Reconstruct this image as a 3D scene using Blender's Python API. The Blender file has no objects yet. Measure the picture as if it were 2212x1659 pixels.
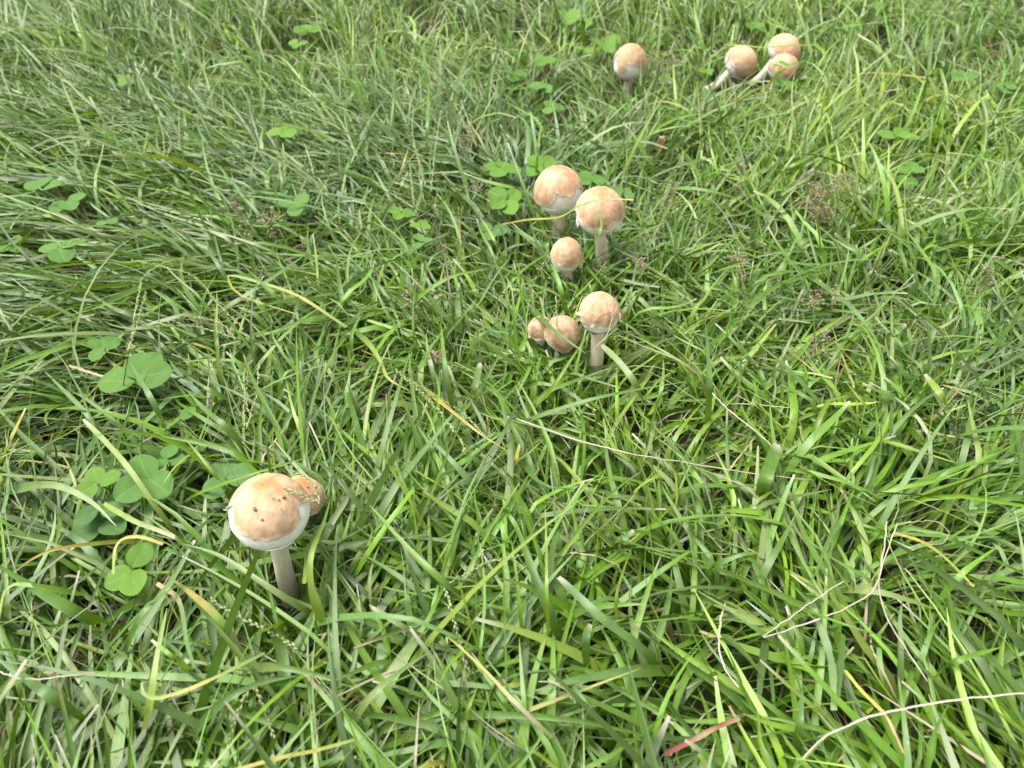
import bpy, math, random
import numpy as np
from mathutils import Vector, Matrix

random.seed(7)
rng = np.random.default_rng(11)
R = math.radians
scene = bpy.context.scene

# ------------------------------------------------------------------ camera
PITCH, CAMH, FPX = R(42.0), 0.50, 1661.0          # focal length in pixels of a 2212 px wide frame
cam_d = bpy.data.cameras.new('camera')
cam_d.sensor_width = 36.0
cam_d.lens = FPX / 2212.0 * 36.0
cam_d.clip_start, cam_d.clip_end = 0.01, 1500.0
cam_d.dof.use_dof = True
cam_d.dof.focus_distance = 0.62
cam_d.dof.aperture_fstop = 9.5
cam = bpy.data.objects.new('camera', cam_d)
cam.location = (0, 0, CAMH)
cam.rotation_euler = (math.pi / 2 - PITCH, 0, 0)
scene.collection.objects.link(cam)
scene.camera = cam

# ------------------------------------------------------------------ overcast daylight
SUN_EL, SUN_AZ = R(66), R(-78)                    # azimuth from +Y towards +X
world = bpy.data.worlds.new('World')
scene.world = world
world.use_nodes = True
wn, wl = world.node_tree.nodes, world.node_tree.links
wn.clear()
sky = wn.new('ShaderNodeTexSky')
sky.sky_type = 'NISHITA'
sky.sun_disc = False
sky.sun_elevation = SUN_EL
sky.sun_rotation = SUN_AZ
sky.air_density, sky.dust_density, sky.ozone_density = 1.0, 4.0, 1.0
hsv = wn.new('ShaderNodeHueSaturation')
hsv.inputs['Saturation'].default_value = 0.08      # cloud cover: grey-white sky
bg = wn.new('ShaderNodeBackground')
bg.inputs['Strength'].default_value = 0.105
wo = wn.new('ShaderNodeOutputWorld')
wl.new(sky.outputs[0], hsv.inputs['Color'])
wl.new(hsv.outputs[0], bg.inputs['Color'])
wl.new(bg.outputs[0], wo.inputs['Surface'])

sun_d = bpy.data.lights.new('sun', 'SUN')
sun_d.energy = 1.5
sun_d.angle = R(36)
sun_d.color = (1.0, 0.965, 0.90)
sun = bpy.data.objects.new('sun', sun_d)
sdir = Vector((math.sin(SUN_AZ) * math.cos(SUN_EL), math.cos(SUN_AZ) * math.cos(SUN_EL), math.sin(SUN_EL)))
sun.rotation_euler = sdir.to_track_quat('Z', 'Y').to_euler()
scene.collection.objects.link(sun)

vs = scene.view_settings
vs.view_transform, vs.look, vs.gamma = 'Standard', 'None', 1.0
vs.use_curve_mapping = False
vs.exposure = 1.74
scene.render.engine = 'CYCLES'
cy = scene.cycles
cy.max_bounces, cy.diffuse_bounces, cy.glossy_bounces, cy.transmission_bounces = 6, 2, 2, 2
cy.use_denoising = True

# ------------------------------------------------------------------ photo geometry: pixel -> world
CAM = np.array([0, 0, CAMH])
FWD = np.array([0, math.cos(PITCH), -math.sin(PITCH)])
UP = np.array([0, math.sin(PITCH), math.cos(PITCH)])
RIGHT = np.array([1.0, 0, 0])


def ray(u, v):
    return RIGHT * (u - 1106) / FPX + UP * (829.5 - v) / FPX + FWD


def at_height(u, v, z):
    d = ray(u, v)
    return CAM + d * (z - CAMH) / d[2]


TILE_X = {0: 0.0, 1: 1280 * .576, 2: 2540 * .576}
TILE_Y = {0: 0.0, 1: 950 * .576, 2: 1905 * .576}
TS = 1300 * .576 / 2212


def tile(code, u, v):
    return TILE_X[int(code[0])] + u * TS, TILE_Y[int(code[1])] + v * TS


def ground_z(x, y):
    return (0.006 * np.sin(x * 7.1 + 1.3) * np.sin(y * 6.3 + .4) + 0.004 * np.sin(x * 15.7 + y * 9.1)
            + 0.003 * np.sin(y * 21.3 - x * 4.0) - 0.004)


# ------------------------------------------------------------------ numpy noise
def vnoise(p, seed=0):
    p = np.asarray(p, float)
    i = np.floor(p).astype(np.int64)
    f = p - i
    f = f * f * (3 - 2 * f)

    def h(ix, iy, iz):
        n = (ix * 73856093) ^ (iy * 19349663) ^ (iz * 83492791) ^ (seed * 2654435)
        n = (n ^ (n >> 13)) * 1274126177 & 0x7fffffff
        n = (n ^ (n >> 16)) & 0xffff
        return n / 65535.0
    r = 0
    for dx in (0, 1):
        for dy in (0, 1):
            for dz in (0, 1):
                w = (f[..., 0] if dx else 1 - f[..., 0]) * (f[..., 1] if dy else 1 - f[..., 1]) * (f[..., 2] if dz else 1 - f[..., 2])
                r = r + w * h(i[..., 0] + dx, i[..., 1] + dy, i[..., 2] + dz)
    return r


def fbm(p, seed=0, octv=3):
    p = np.asarray(p, float)
    s, a, t = 0, .5, 0
    for k in range(octv):
        s = s + a * vnoise(p * 2 ** k, seed + k * 7)
        t += a
        a *= .5
    return s / t


# ------------------------------------------------------------------ materials
def new_mat(name):
    m = bpy.data.materials.new(name)
    m.use_nodes = True
    n = m.node_tree.nodes
    n.clear()
    return m, n, m.node_tree.links


def N(n, t, **kw):
    o = n.new(t)
    for k, v in kw.items():
        setattr(o, k, v)
    return o


def math_node(n, l, op, a, b=None, clamp=False):
    o = N(n, 'ShaderNodeMath', operation=op, use_clamp=clamp)
    for i, x in enumerate((a, b)):
        if x is None:
            continue
        if isinstance(x, (int, float)):
            o.inputs[i].default_value = x
        else:
            l.new(x, o.inputs[i])
    return o.outputs[0]


def mix_col(n, l, fac, a, b, mode='MIX'):
    o = N(n, 'ShaderNodeMix', data_type='RGBA', blend_type=mode)
    for s, x in ((o.inputs[0], fac), (o.inputs[6], a), (o.inputs[7], b)):
        if isinstance(x, (int, float)):
            s.default_value = x
        elif isinstance(x, tuple):
            s.default_value = (*x, 1)
        else:
            l.new(x, s)
    return o.outputs[2]


def noise_node(n, l, vec, scale, detail=3, rough=.55):
    o = N(n, 'ShaderNodeTexNoise')
    o.inputs['Scale'].default_value = scale
    o.inputs['Detail'].default_value = detail
    o.inputs['Roughness'].default_value = rough
    if vec is not None:
        l.new(vec, o.inputs['Vector'])
    return o.outputs[0]


def ramp(n, l, fac, stops):
    o = N(n, 'ShaderNodeValToRGB')
    cr = o.color_ramp
    while len(cr.elements) < len(stops):
        cr.elements.new(.5)
    for e, (p, c) in zip(cr.elements, stops):
        e.position = p
        e.color = (*c, 1) if isinstance(c, tuple) else (c, c, c, 1)
    l.new(fac, o.inputs[0])
    return o.outputs[0]


def blade_material(name, trans=.30, rough=.37, spec=.65):
    """plant ribbon: own colour per blade from an attribute, veins along the blade, light through it"""
    m, n, l = new_mat(name)
    col = N(n, 'ShaderNodeAttribute', attribute_name='Col').outputs['Color']
    uv = N(n, 'ShaderNodeAttribute', attribute_name='buv').outputs['Vector']
    sep = N(n, 'ShaderNodeSeparateXYZ')
    l.new(uv, sep.inputs[0])
    u = sep.outputs[0]
    geo = N(n, 'ShaderNodeTexCoord').outputs['Object']
    vein = math_node(n, l, 'SINE', math_node(n, l, 'MULTIPLY', u, 44.0))
    rib = math_node(n, l, 'SUBTRACT', 1.0, math_node(n, l, 'MULTIPLY', math_node(n, l, 'ABSOLUTE', math_node(n, l, 'SUBTRACT', u, .5)), 14.0), True)
    patch = noise_node(n, l, geo, 90.0, 3)
    fine = noise_node(n, l, geo, 900.0, 2)
    k = math_node(n, l, 'ADD', math_node(n, l, 'MULTIPLY', patch, .5), .72)
    k = math_node(n, l, 'ADD', k, math_node(n, l, 'MULTIPLY', vein, .05))
    k = math_node(n, l, 'ADD', k, math_node(n, l, 'MULTIPLY', rib, .12))
    comb = N(n, 'ShaderNodeCombineXYZ')
    for i in range(3):
        l.new(k, comb.inputs[i])
    c = mix_col(n, l, 1.0, col, comb.outputs[0], 'MULTIPLY')
    # scattered pale scuffs and eaten dots
    scuff = ramp(n, l, fine, [(.70, 0.0), (.78, 1.0)])
    c = mix_col(n, l, math_node(n, l, 'MULTIPLY', scuff, .35), c, (.30, .32, .19))
    blot = ramp(n, l, noise_node(n, l, geo, 230.0, 2), [(.715, 0.0), (.75, 1.0)])
    c = mix_col(n, l, math_node(n, l, 'MULTIPLY', blot, .6), c, (.30, .22, .10))
    bump = N(n, 'ShaderNodeBump')
    bump.inputs['Strength'].default_value = .18
    bump.inputs['Distance'].default_value = .0004
    l.new(math_node(n, l, 'ADD', vein, math_node(n, l, 'MULTIPLY', fine, 1.2)), bump.inputs['Height'])
    p = N(n, 'ShaderNodeBsdfPrincipled')
    p.inputs['Roughness'].default_value = rough
    p.inputs['Specular IOR Level'].default_value = spec
    l.new(c, p.inputs['Base Color'])
    l.new(bump.outputs[0], p.inputs['Normal'])
    t = N(n, 'ShaderNodeBsdfTranslucent')
    l.new(mix_col(n, l, 1.0, c, (1.45, 1.3, .35), 'MULTIPLY'), t.inputs['Color'])
    mx = N(n, 'ShaderNodeMixShader')
    mx.inputs[0].default_value = trans
    l.new(p.outputs[0], mx.inputs[1])
    l.new(t.outputs[0], mx.inputs[2])
    out = N(n, 'ShaderNodeOutputMaterial')
    l.new(mx.outputs[0], out.inputs[0])
    return m


def clover_material(name, c1, c2):
    m, n, l = new_mat(name)
    uv = N(n, 'ShaderNodeAttribute', attribute_name='buv').outputs['Vector']
    sep = N(n, 'ShaderNodeSeparateXYZ')
    l.new(uv, sep.inputs[0])
    u = math_node(n, l, 'ABSOLUTE', sep.outputs[0])
    rnd = N(n, 'ShaderNodeObjectInfo').outputs['Random']
    geo = N(n, 'ShaderNodeTexCoord').outputs['Object']
    nz = noise_node(n, l, geo, 160.0, 4)
    base = mix_col(n, l, rnd, c1, c2)
    vein = math_node(n, l, 'SINE', math_node(n, l, 'SUBTRACT', math_node(n, l, 'MULTIPLY', sep.outputs[1], 62.0), math_node(n, l, 'MULTIPLY', u, 26.0)))
    rib = math_node(n, l, 'SUBTRACT', 1.0, math_node(n, l, 'MULTIPLY', u, 13.0), True)
    k = math_node(n, l, 'ADD', math_node(n, l, 'MULTIPLY', nz, .45), .78)
    k = math_node(n, l, 'ADD', k, math_node(n, l, 'MULTIPLY', vein, .012))
    comb = N(n, 'ShaderNodeCombineXYZ')
    for i in range(3):
        l.new(k, comb.inputs[i])
    c = mix_col(n, l, 1.0, base, comb.outputs[0], 'MULTIPLY')
    c = mix_col(n, l, math_node(n, l, 'MULTIPLY', rib, .45), c, (.20, .28, .11))
    spots = ramp(n, l, noise_node(n, l, geo, 420.0, 2), [(.69, 0.0), (.74, 1.0)])
    c = mix_col(n, l, math_node(n, l, 'MULTIPLY', spots, .4), c, (.36, .42, .25))
    bump = N(n, 'ShaderNodeBump')
    bump.inputs['Strength'].default_value = .3
    bump.inputs['Distance'].default_value = .0006
    l.new(math_node(n, l, 'ADD', math_node(n, l, 'MULTIPLY', vein, .12), nz), bump.inputs['Height'])
    p = N(n, 'ShaderNodeBsdfPrincipled')
    p.inputs['Roughness'].default_value = .6
    p.inputs['Specular IOR Level'].default_value = .22
    l.new(c, p.inputs['Base Color'])
    l.new(bump.outputs[0], p.inputs['Normal'])
    t = N(n, 'ShaderNodeBsdfTranslucent')
    l.new(mix_col(n, l, 1.0, c, (1.5, 1.4, .5), 'MULTIPLY'), t.inputs['Color'])
    mx = N(n, 'ShaderNodeMixShader')
    mx.inputs[0].default_value = .25
    l.new(p.outputs[0], mx.inputs[1])
    l.new(t.outputs[0], mx.inputs[2])
    out = N(n, 'ShaderNodeOutputMaterial')
    l.new(mx.outputs[0], out.inputs[0])
    return m


def fungus_material(name, kind):
    m, n, l = new_mat(name)
    geo = N(n, 'ShaderNodeTexCoord').outputs['Object']
    col = N(n, 'ShaderNodeAttribute', attribute_name='Col').outputs['Color']
    p = N(n, 'ShaderNodeBsdfPrincipled')
    bump = N(n, 'ShaderNodeBump')
    if kind == 'skin':
        mott = noise_node(n, l, geo, 130.0, 5, .65)
        c = mix_col(n, l, ramp(n, l, mott, [(.36, 0.0), (.62, 1.0)]), mix_col(n, l, 1.0, col, (.88, .82, .74), 'MULTIPLY'), mix_col(n, l, 1.0, col, (1.10, 1.12, 1.13), 'MULTIPLY'))
        sp = ramp(n, l, noise_node(n, l, geo, 560.0, 3), [(.60, 0.0), (.66, 1.0)])
        area = ramp(n, l, noise_node(n, l, geo, 95.0, 2), [(.42, 0.0), (.62, 1.0)])
        c = mix_col(n, l, math_node(n, l, 'MULTIPLY', math_node(n, l, 'MULTIPLY', sp, area), .8), c, (.30, .15, .075))
        h = noise_node(n, l, geo, 520.0, 3)
        bump.inputs['Strength'].default_value = .22
        bump.inputs['Distance'].default_value = .0006
        p.inputs['Roughness'].default_value = .68
        p.inputs['Specular IOR Level'].default_value = .25
    elif kind == 'flesh':
        nz = noise_node(n, l, geo, 260.0, 4)
        c = mix_col(n, l, ramp(n, l, nz, [(.3, 0.0), (.6, 1.0)]), mix_col(n, l, 1.0, col, (.90, .88, .83), 'MULTIPLY'), col)
        h = noise_node(n, l, geo, 1100.0, 3)
        bump.inputs['Strength'].default_value = .45
        bump.inputs['Distance'].default_value = .0008
        p.inputs['Roughness'].default_value = .75
    else:
        mp = N(n, 'ShaderNodeMapping')
        mp.inputs['Scale'].default_value = (1, 1, .07)
        l.new(geo, mp.inputs['Vector'])
        fib = noise_node(n, l, mp.outputs[0], 1100.0, 3)
        c = mix_col(n, l, ramp(n, l, fib, [(.36, 0.0), (.62, 1.0)]), mix_col(n, l, 1.0, col, (.86, .82, .74), 'MULTIPLY'), col)
        h = fib
        bump.inputs['Strength'].default_value = .35
        bump.inputs['Distance'].default_value = .0006
        p.inputs['Roughness'].default_value = .6
    l.new(h, bump.inputs['Height'])
    l.new(c, p.inputs['Base Color'])
    l.new(bump.outputs[0], p.inputs['Normal'])
    p.inputs['Subsurface Weight'].default_value = .4 if kind != 'skin' else .2
    p.inputs['Subsurface Radius'].default_value = (.6, .4, .25)
    p.inputs['Subsurface Scale'].default_value = .004
    out = N(n, 'ShaderNodeOutputMaterial')
    l.new(p.outputs[0], out.inputs[0])
    return m


def soil_material():
    m, n, l = new_mat('soil')
    geo = N(n, 'ShaderNodeTexCoord').outputs['Object']
    a = noise_node(n, l, geo, 55.0, 6, .65)
    b = noise_node(n, l, geo, 9.0, 3)
    c = ramp(n, l, a, [(.30, (.006, .006, .003)), (.52, (.020, .017, .009)), (.72, (.060, .046, .026))])
    c = mix_col(n, l, ramp(n, l, b, [(.40, 0.0), (.62, .75)]), c, (.030, .055, .016))
    bump = N(n, 'ShaderNodeBump')
    bump.inputs['Strength'].default_value = .8
    bump.inputs['Distance'].default_value = .004
    l.new(a, bump.inputs['Height'])
    p = N(n, 'ShaderNodeBsdfPrincipled')
    p.inputs['Roughness'].default_value = 1.0
    p.inputs['Specular IOR Level'].default_value = .05
    l.new(c, p.inputs['Base Color'])
    l.new(bump.outputs[0], p.inputs['Normal'])
    out = N(n, 'ShaderNodeOutputMaterial')
    l.new(p.outputs[0], out.inputs[0])
    return m


MAT_BLADE = blade_material('grass_leaf')
MAT_DRY = blade_material('dry_leaf', trans=.15, rough=.6, spec=.3)
MAT_CLOVER = {'blue': clover_material('clover_bluish', (.075, .165, .050), (.09, .18, .046)),
              'mid': clover_material('clover_green', (.078, .180, .034), (.094, .20, .034)),
              'bright': clover_material('clover_bright', (.095, .205, .026), (.118, .23, .028))}
MAT_SKIN = fungus_material('mushroom_skin', 'skin')
MAT_FLESH = fungus_material('mushroom_flesh', 'flesh')
MAT_STEM = fungus_material('mushroom_stem', 'stem')
MAT_SOIL = soil_material()


# ------------------------------------------------------------------ mesh helpers
def mesh_from(name, V, F, col=None, buv=None, mat=None, smooth=True):
    """V (n,3) array, F (m,4) or (m,3) int array"""
    V = np.asarray(V, np.float32)
    F = np.asarray(F, np.int32)
    me = bpy.data.meshes.new(name)
    nf, k = F.shape
    me.vertices.add(len(V))
    me.vertices.foreach_set('co', V.ravel())
    me.loops.add(nf * k)
    me.loops.foreach_set('vertex_index', F.ravel())
    me.polygons.add(nf)
    me.polygons.foreach_set('loop_start', np.arange(0, nf * k, k, dtype=np.int32))
    me.polygons.foreach_set('loop_total', np.full(nf, k, np.int32))
    me.update(calc_edges=True)
    if smooth:
        me.polygons.foreach_set('use_smooth', np.ones(nf, bool))
    if col is not None:
        a = me.attributes.new('Col', 'FLOAT_COLOR', 'POINT')
        c = np.ones((len(V), 4), np.float32)
        c[:, :3] = col
        a.data.foreach_set('color', c.ravel())
    if buv is not None:
        a = me.attributes.new('buv', 'FLOAT_VECTOR', 'POINT')
        a.data.foreach_set('vector', np.asarray(buv, np.float32).ravel())
    if mat:
        me.materials.append(mat)
    return me


def link(name, me, parent=None, loc=None, **props):
    o = bpy.data.objects.new(name, me)
    scene.collection.objects.link(o)
    if parent is not None:
        o.parent = parent
    if loc is not None:
        o.location = loc
    for k, v in props.items():
        if v is not None:
            o[k] = v
    return o


def norm(a):
    return a / np.maximum(np.linalg.norm(a, axis=-1, keepdims=True), 1e-9)


def ribbon_arrays(P, W, S, fold, col):
    """P (n,s,3) centre lines, W (n,s) widths, S (n,s,3) side vectors, fold (n,), col (n,s,3)"""
    n, s, _ = P.shape
    T = norm(np.gradient(P, axis=1))
    S = norm(S - T * np.sum(S * T, -1, keepdims=True))
    Nn = np.cross(S, T)
    w = W[..., None]
    V = np.stack([P - S * w / 2, P - Nn * w * fold[:, None, None], P + S * w / 2], 2)   # n,s,3,3
    idx = np.arange(n * s * 3).reshape(n, s, 3)
    F = np.concatenate([np.stack([idx[:, :-1, j], idx[:, :-1, j + 1], idx[:, 1:, j + 1], idx[:, 1:, j]], -1).reshape(-1, 4) for j in (0, 1)])
    c = np.repeat(col[:, :, None, :], 3, 2).reshape(-1, 3)
    t = np.broadcast_to(np.linspace(0, 1, s)[None, :, None], (n, s, 3))
    u = np.broadcast_to(np.array([0, .5, 1])[None, None, :], (n, s, 3))
    buv = np.stack([u, t, np.zeros_like(u)], -1).reshape(-1, 3)
    return V.reshape(-1, 3), F, c, buv


def catmull(pts, m):
    p = np.asarray(pts, float)
    if len(p) == 2:
        p = np.array([p[0], (p[0] + p[1]) / 2, p[1]])
    d = np.r_[0, np.cumsum(np.linalg.norm(np.diff(p, axis=0), axis=1))]
    d /= d[-1]
    q = np.vstack([2 * p[0] - p[1], p, 2 * p[-1] - p[-2]])
    out = []
    for t in np.linspace(0, 1, m):
        i = min(np.searchsorted(d, t, side='right') - 1, len(p) - 2)
        f = (t - d[i]) / (d[i + 1] - d[i])
        a, b, c, e = q[i], q[i + 1], q[i + 2], q[i + 3]
        out.append(.5 * (2 * b + (c - a) * f + (2 * a - 5 * b + 4 * c - e) * f * f + (3 * b - a - 3 * c + e) * f ** 3))
    return np.array(out)


def tube_arrays(path, rad, sides=6):
    path = np.asarray(path, float)
    m = len(path)
    rad = np.broadcast_to(rad, (m,))
    T = norm(np.gradient(path, axis=0))
    ref = np.array([0.31, .94, .12])
    A = norm(np.cross(T, ref))
    B = np.cross(T, A)
    ang = np.linspace(0, 2 * math.pi, sides, endpoint=False)
    V = path[:, None] + rad[:, None, None] * (np.cos(ang)[None, :, None] * A[:, None] + np.sin(ang)[None, :, None] * B[:, None])
    idx = np.arange(m * sides).reshape(m, sides)
    nx = np.roll(idx, -1, 1)
    F = np.stack([idx[:-1], nx[:-1], nx[1:], idx[1:]], -1).reshape(-1, 4)
    return V.reshape(-1, 3), F


def merge(parts):
    Vs, Fs, o = [], [], 0
    for V, F in parts:
        Vs.append(V)
        Fs.append(F + o)
        o += len(V)
    return np.vstack(Vs), np.vstack(Fs)


# ------------------------------------------------------------------ ground sheet
def build_ground():
    fine = np.arange(-2.4, 2.4001, .04)
    far = np.array([3, 4, 6, 10, 20, 50, 120, 300.])
    xs = np.r_[-far[::-1], fine, far]
    ys = np.r_[-far[::-1] + 1.2, np.arange(-1.0, 3.8, .04), far + 3]
    X, Y = np.meshgrid(xs, ys, indexing='ij')
    fade = np.clip(1 - (np.hypot(X, Y - 1) - 2.2) / 1.5, 0, 1)
    Z = ground_z(X, Y) * fade + .003 * (vnoise(np.stack([X * 60, Y * 60, X * 0], -1), 3) - .5) * fade
    nx, ny = X.shape
    idx = np.arange(nx * ny).reshape(nx, ny)
    F = np.stack([idx[:-1, :-1], idx[1:, :-1], idx[1:, 1:], idx[:-1, 1:]], -1).reshape(-1, 4)
    link('ground', mesh_from('ground', np.stack([X, Y, Z], -1).reshape(-1, 3), F, mat=MAT_SOIL), kind='structure', label='dark soil and old thatch under the lawn')


build_ground()

# ------------------------------------------------------------------ mushrooms
FEET = []        # where the mushrooms stand
CLEAR = []      # (centre, radius, reach): room that the mushrooms and clovers hold open in the sward


def crop_px(ox, oy, sc):
    return lambda pts: [((ox + u / sc) * .576, (oy + v / sc) * .576) for u, v in pts]


CA = crop_px(780, 1720, 3.016)
CB = crop_px(1900, 580, 3.3185)
CC = crop_px(1960, 1040, 4.148)
CD = crop_px(2240, 120, 2.765)

TAN = np.array([.45, .305, .190])
ORANGE = np.array([.40, .165, .05])
PALE = np.array([.52, .39, .27])
WHITE = np.array([.86, .845, .79])


def build_mushroom(sd, label, cap, base, rpx, hu=1.0, hd=.85, tilt=(0, 0), stem=.26, edge=None, back=92, apex=.6, streak=.25,
                   pink=0.0, axis=None, zc=None, flecks=(), flaps=0, ring=False, curl=.5, lying=False, stem_col=(.66, .63, .49), rough_edge=2.5, brown=0.0, eshift=4.0):
    rs = np.random.default_rng(sd)
    g = at_height(*base, .004)
    d = ray(*cap)
    k = g[1] / d[1]
    c = CAM + d * k
    rad = rpx / FPX * k
    # frame of the cap
    if lying:
        a = norm(c - g + np.array([0, .0, .006]))
    else:
        a = norm(np.array([tilt[0], tilt[1], 1.0]))
    toc = CAM - c
    fx = norm(toc - a * np.dot(toc, a))          # azimuth 0: towards the photographer
    fy = np.cross(a, fx)                         # azimuth +90: to the right

    def local(p):
        q = p - c
        return np.array([q @ fx, q @ fy, q @ a])

    root = link('mushroom', None, loc=Vector(g), label=label, category='mushroom', group='mushrooms in the lawn')
    root.empty_display_size = .02
    org = g

    def add(name, V, F, col, mat, under=None, **pr):
        return link(name, mesh_from(name, V - org, F, col=col, mat=mat), parent=under or root, **pr)

    nph = 120
    ph = np.linspace(0, 2 * math.pi, nph, endpoint=False)

    def surf(th, phi, off=0.0):
        """point of the cap at polar angle th, azimuth phi"""
        lump = 1 + .085 * (fbm(np.stack([np.cos(phi) * np.sin(th) * 1.5 + sd, np.sin(phi) * np.sin(th) * 1.5, np.cos(th) * 1.5], -1), 5, 2) - .5)
        r = rad * lump + off
        s, co = np.sin(th), np.cos(th)
        z = np.where(co > 0, hu * co, hd * co)
        low = -hd * .92
        z = np.where(z < low, low + (z - low) * .12, z)
        return c + (fx * (r * s * np.cos(phi))[..., None] + fy * (r * s * np.sin(phi))[..., None] + a * (r * z)[..., None])

    # flesh: white body of the cap with the closed veil below
    th = np.linspace(.02, math.pi - .02, 44)
    TH, PH = np.meshgrid(th, ph, indexing='ij')
    V = surf(TH, PH)
    V = V + norm(V - c) * (.0005 * (vnoise(V * 900, 3) - .5))[..., None] + norm(V - c) * (.0005 * (vnoise(V * 160, 8) - .5))[..., None]
    idx = np.arange(V.shape[0] * nph).reshape(-1, nph)
    nx = np.roll(idx, -1, 1)
    F = np.stack([idx[:-1], idx[1:], nx[1:], nx[:-1]], -1).reshape(-1, 4)
    fl = WHITE * (1 - .08 * fbm(V * 120, 2)[..., None]) * np.array([1, 1 - .05 * pink, 1 - .07 * pink])
    under = np.clip((TH - 2.05) / .5, 0, 1)[..., None]
    fl = fl * (1 - under * .12) + np.array([.55, .38, .26]) * under * .12
    capo = add('cap', V.reshape(-1, 3), F, fl.reshape(-1, 3), MAT_FLESH)

    # skin: torn tan pellicle, its edge where the photograph shows it
    edeg = np.full(nph, float(back))
    if edge:
        az, po = [], []
        for u, v in edge:
            dl = ray(u, v)
            o = np.array([(CAM - c) @ fx, (CAM - c) @ fy, ((CAM - c) @ a) / hu]) / rad
            dd = np.array([dl @ fx, dl @ fy, (dl @ a) / hu]) / rad
            A_, B_, C_ = dd @ dd, 2 * dd @ o, o @ o - 1
            disc = max(B_ * B_ - 4 * A_ * C_, 0)
            q = norm(o + dd * (-B_ - math.sqrt(disc)) / (2 * A_))
            az.append(math.atan2(q[1], q[0]))
            po.append(math.degrees(math.acos(max(-1, min(1, q[2])))))
        az, po = np.array(az), np.array(po)
        o_ = np.argsort(az)
        az, po = az[o_], po[o_]
        pp = (ph + math.pi) % (2 * math.pi) - math.pi
        inside = (pp >= az[0]) & (pp <= az[-1])
        e2 = np.interp(pp, az, po)
        dist = np.where(pp < az[0], az[0] - pp, pp - az[-1])
        dist = np.where(inside, 0, dist)
        endv = np.where(np.abs(pp - az[0]) < np.abs(pp - az[-1]), po[0], po[-1])
        e2, endv = e2 - eshift, endv - eshift
        wgt = np.clip(dist / .5, 0, 1)
        edeg = np.where(inside, e2, endv * (1 - wgt) + back * wgt)
    ring_p = np.stack([np.cos(ph), np.sin(ph), ph * 0 + sd], -1)
    edeg = edeg + rough_edge * 2 * (fbm(ring_p * 9, sd, 3) - .5) + (0 if edge else 9 * (fbm(ring_p * 1.7, sd + 3, 2) - .5) * 2)
    eth = np.radians(edeg)
    ns = 34
    s = np.linspace(0.008, 1, ns) ** .9
    TH = s[:, None] * eth[None, :]
    PH = np.broadcast_to(ph[None, :], TH.shape)
    cu = np.clip((fbm(ring_p * 4.5, sd + 9, 2) - .45) * 4, 0, 1) * curl
    lift = .0009 + np.clip((s[:, None] - .93) / .07, 0, 1) ** 1.6 * (cu[None, :] * .0026 + .0004)
    V = surf(TH, PH, 0) + 0
    nv = norm(V - c)
    V = V + nv * (lift + .0006 * (vnoise(V * 420, 6) - .5))[..., None]
    V = np.concatenate([V, (V - nv * .0006)[::-1][:6]], 0)      # turned-under rim gives the pellicle thickness
    TH2 = np.concatenate([TH, TH[::-1][:6]], 0)
    nr = V.shape[0]
    idx = np.arange(nr * nph).reshape(nr, nph)
    nx = np.roll(idx, -1, 1)
    F = np.stack([idx[:-1], idx[1:], nx[1:], nx[:-1]], -1).reshape(-1, 4)
    # colour of the pellicle: rusty disc at the top, radial fibres, mottling
    q = np.stack([np.cos(PH), np.sin(PH), PH * 0], -1)
    q2 = np.concatenate([q, q[:6]], 0)
    rad_f = np.clip(.5 + (fbm(np.concatenate([q2[..., :2] * 6, TH2[..., None] * .7], -1), sd + 20, 3) - .5) * 1.8, 0, 1)
    mott = fbm((V - c) * 90, sd + 21, 3)
    col = TAN * (1 - streak * .6 + streak * 1.2 * rad_f)[..., None]
    pal = np.clip((mott - .45) * 4.0, 0, 1)[..., None]
    col = col * (1 - .45 * pal) + PALE * .45 * pal
    disc = np.clip(1.1 - TH2 / .55 - (mott - .5) * 2.2, 0, 1)[..., None] * apex
    col = col * (1 - disc) + ORANGE * disc
    if pink:
        pk = (np.clip((rad_f - .5) * 4, 0, 1) * pink)[..., None]
        col = col * (1 - .5 * pk) + np.array([.60, .30, .19]) * .5 * pk
    if brown:
        col = col * (1 - brown * .5 * np.clip((fbm((V - c) * 160, sd + 40) - .4) * 4, 0, 1)[..., None])
    # dried rim of the tear
    S2 = np.concatenate([s, s[::-1][:6]])[:, None]
    rim = np.clip((S2 - .92) / .06, 0, 1) * .3
    col = col * (1 - rim[..., None]) + np.array([.32, .19, .11]) * rim[..., None]
    col[ns - 1:] = np.array([.74, .66, .58])
    add('cap_skin', V.reshape(-1, 3), F, col.reshape(-1, 3), MAT_SKIN, under=capo, label='torn tan skin over the white cap')

    # veil shreds hanging from the rim
    for j in range(flaps):
        az0 = rs.uniform(-1.9, 1.9)
        wdt = rs.uniform(.3, .8)
        ln = rs.uniform(.10, .24) * rad
        m_, n_ = 7, 6
        VV, CCc = [], []
        for b in range(n_):
            f = b / (n_ - 1)
            for e in range(m_):
                h_ = e / (m_ - 1) - .5
                az1 = az0 + h_ * wdt * (1 - .55 * f)
                p0 = surf(np.array([2.0]), np.array([az1]), .0008)[0]
                out = norm(fx * math.cos(az1) + fy * math.sin(az1))
                lng = ln * (1 - .5 * abs(h_)) * (1 + .3 * math.sin(e * 2.3 + j))
                VV.append(p0 - a * lng * f * .8 + out * (lng * f * f * rs.uniform(.2, .5) - f * .10 * rad))
                CCc.append(WHITE * (1 - .12 * f) * (1 - .1 * f * np.array([0, .5, .9])))
        VV = np.array(VV)
        idx = np.arange(n_ * m_).reshape(n_, m_)
        F = np.stack([idx[:-1, :-1], idx[:-1, 1:], idx[1:, 1:], idx[1:, :-1]], -1).reshape(-1, 4)
        o = add('veil_shred', VV, F, np.array(CCc), MAT_FLESH, under=capo)
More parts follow.
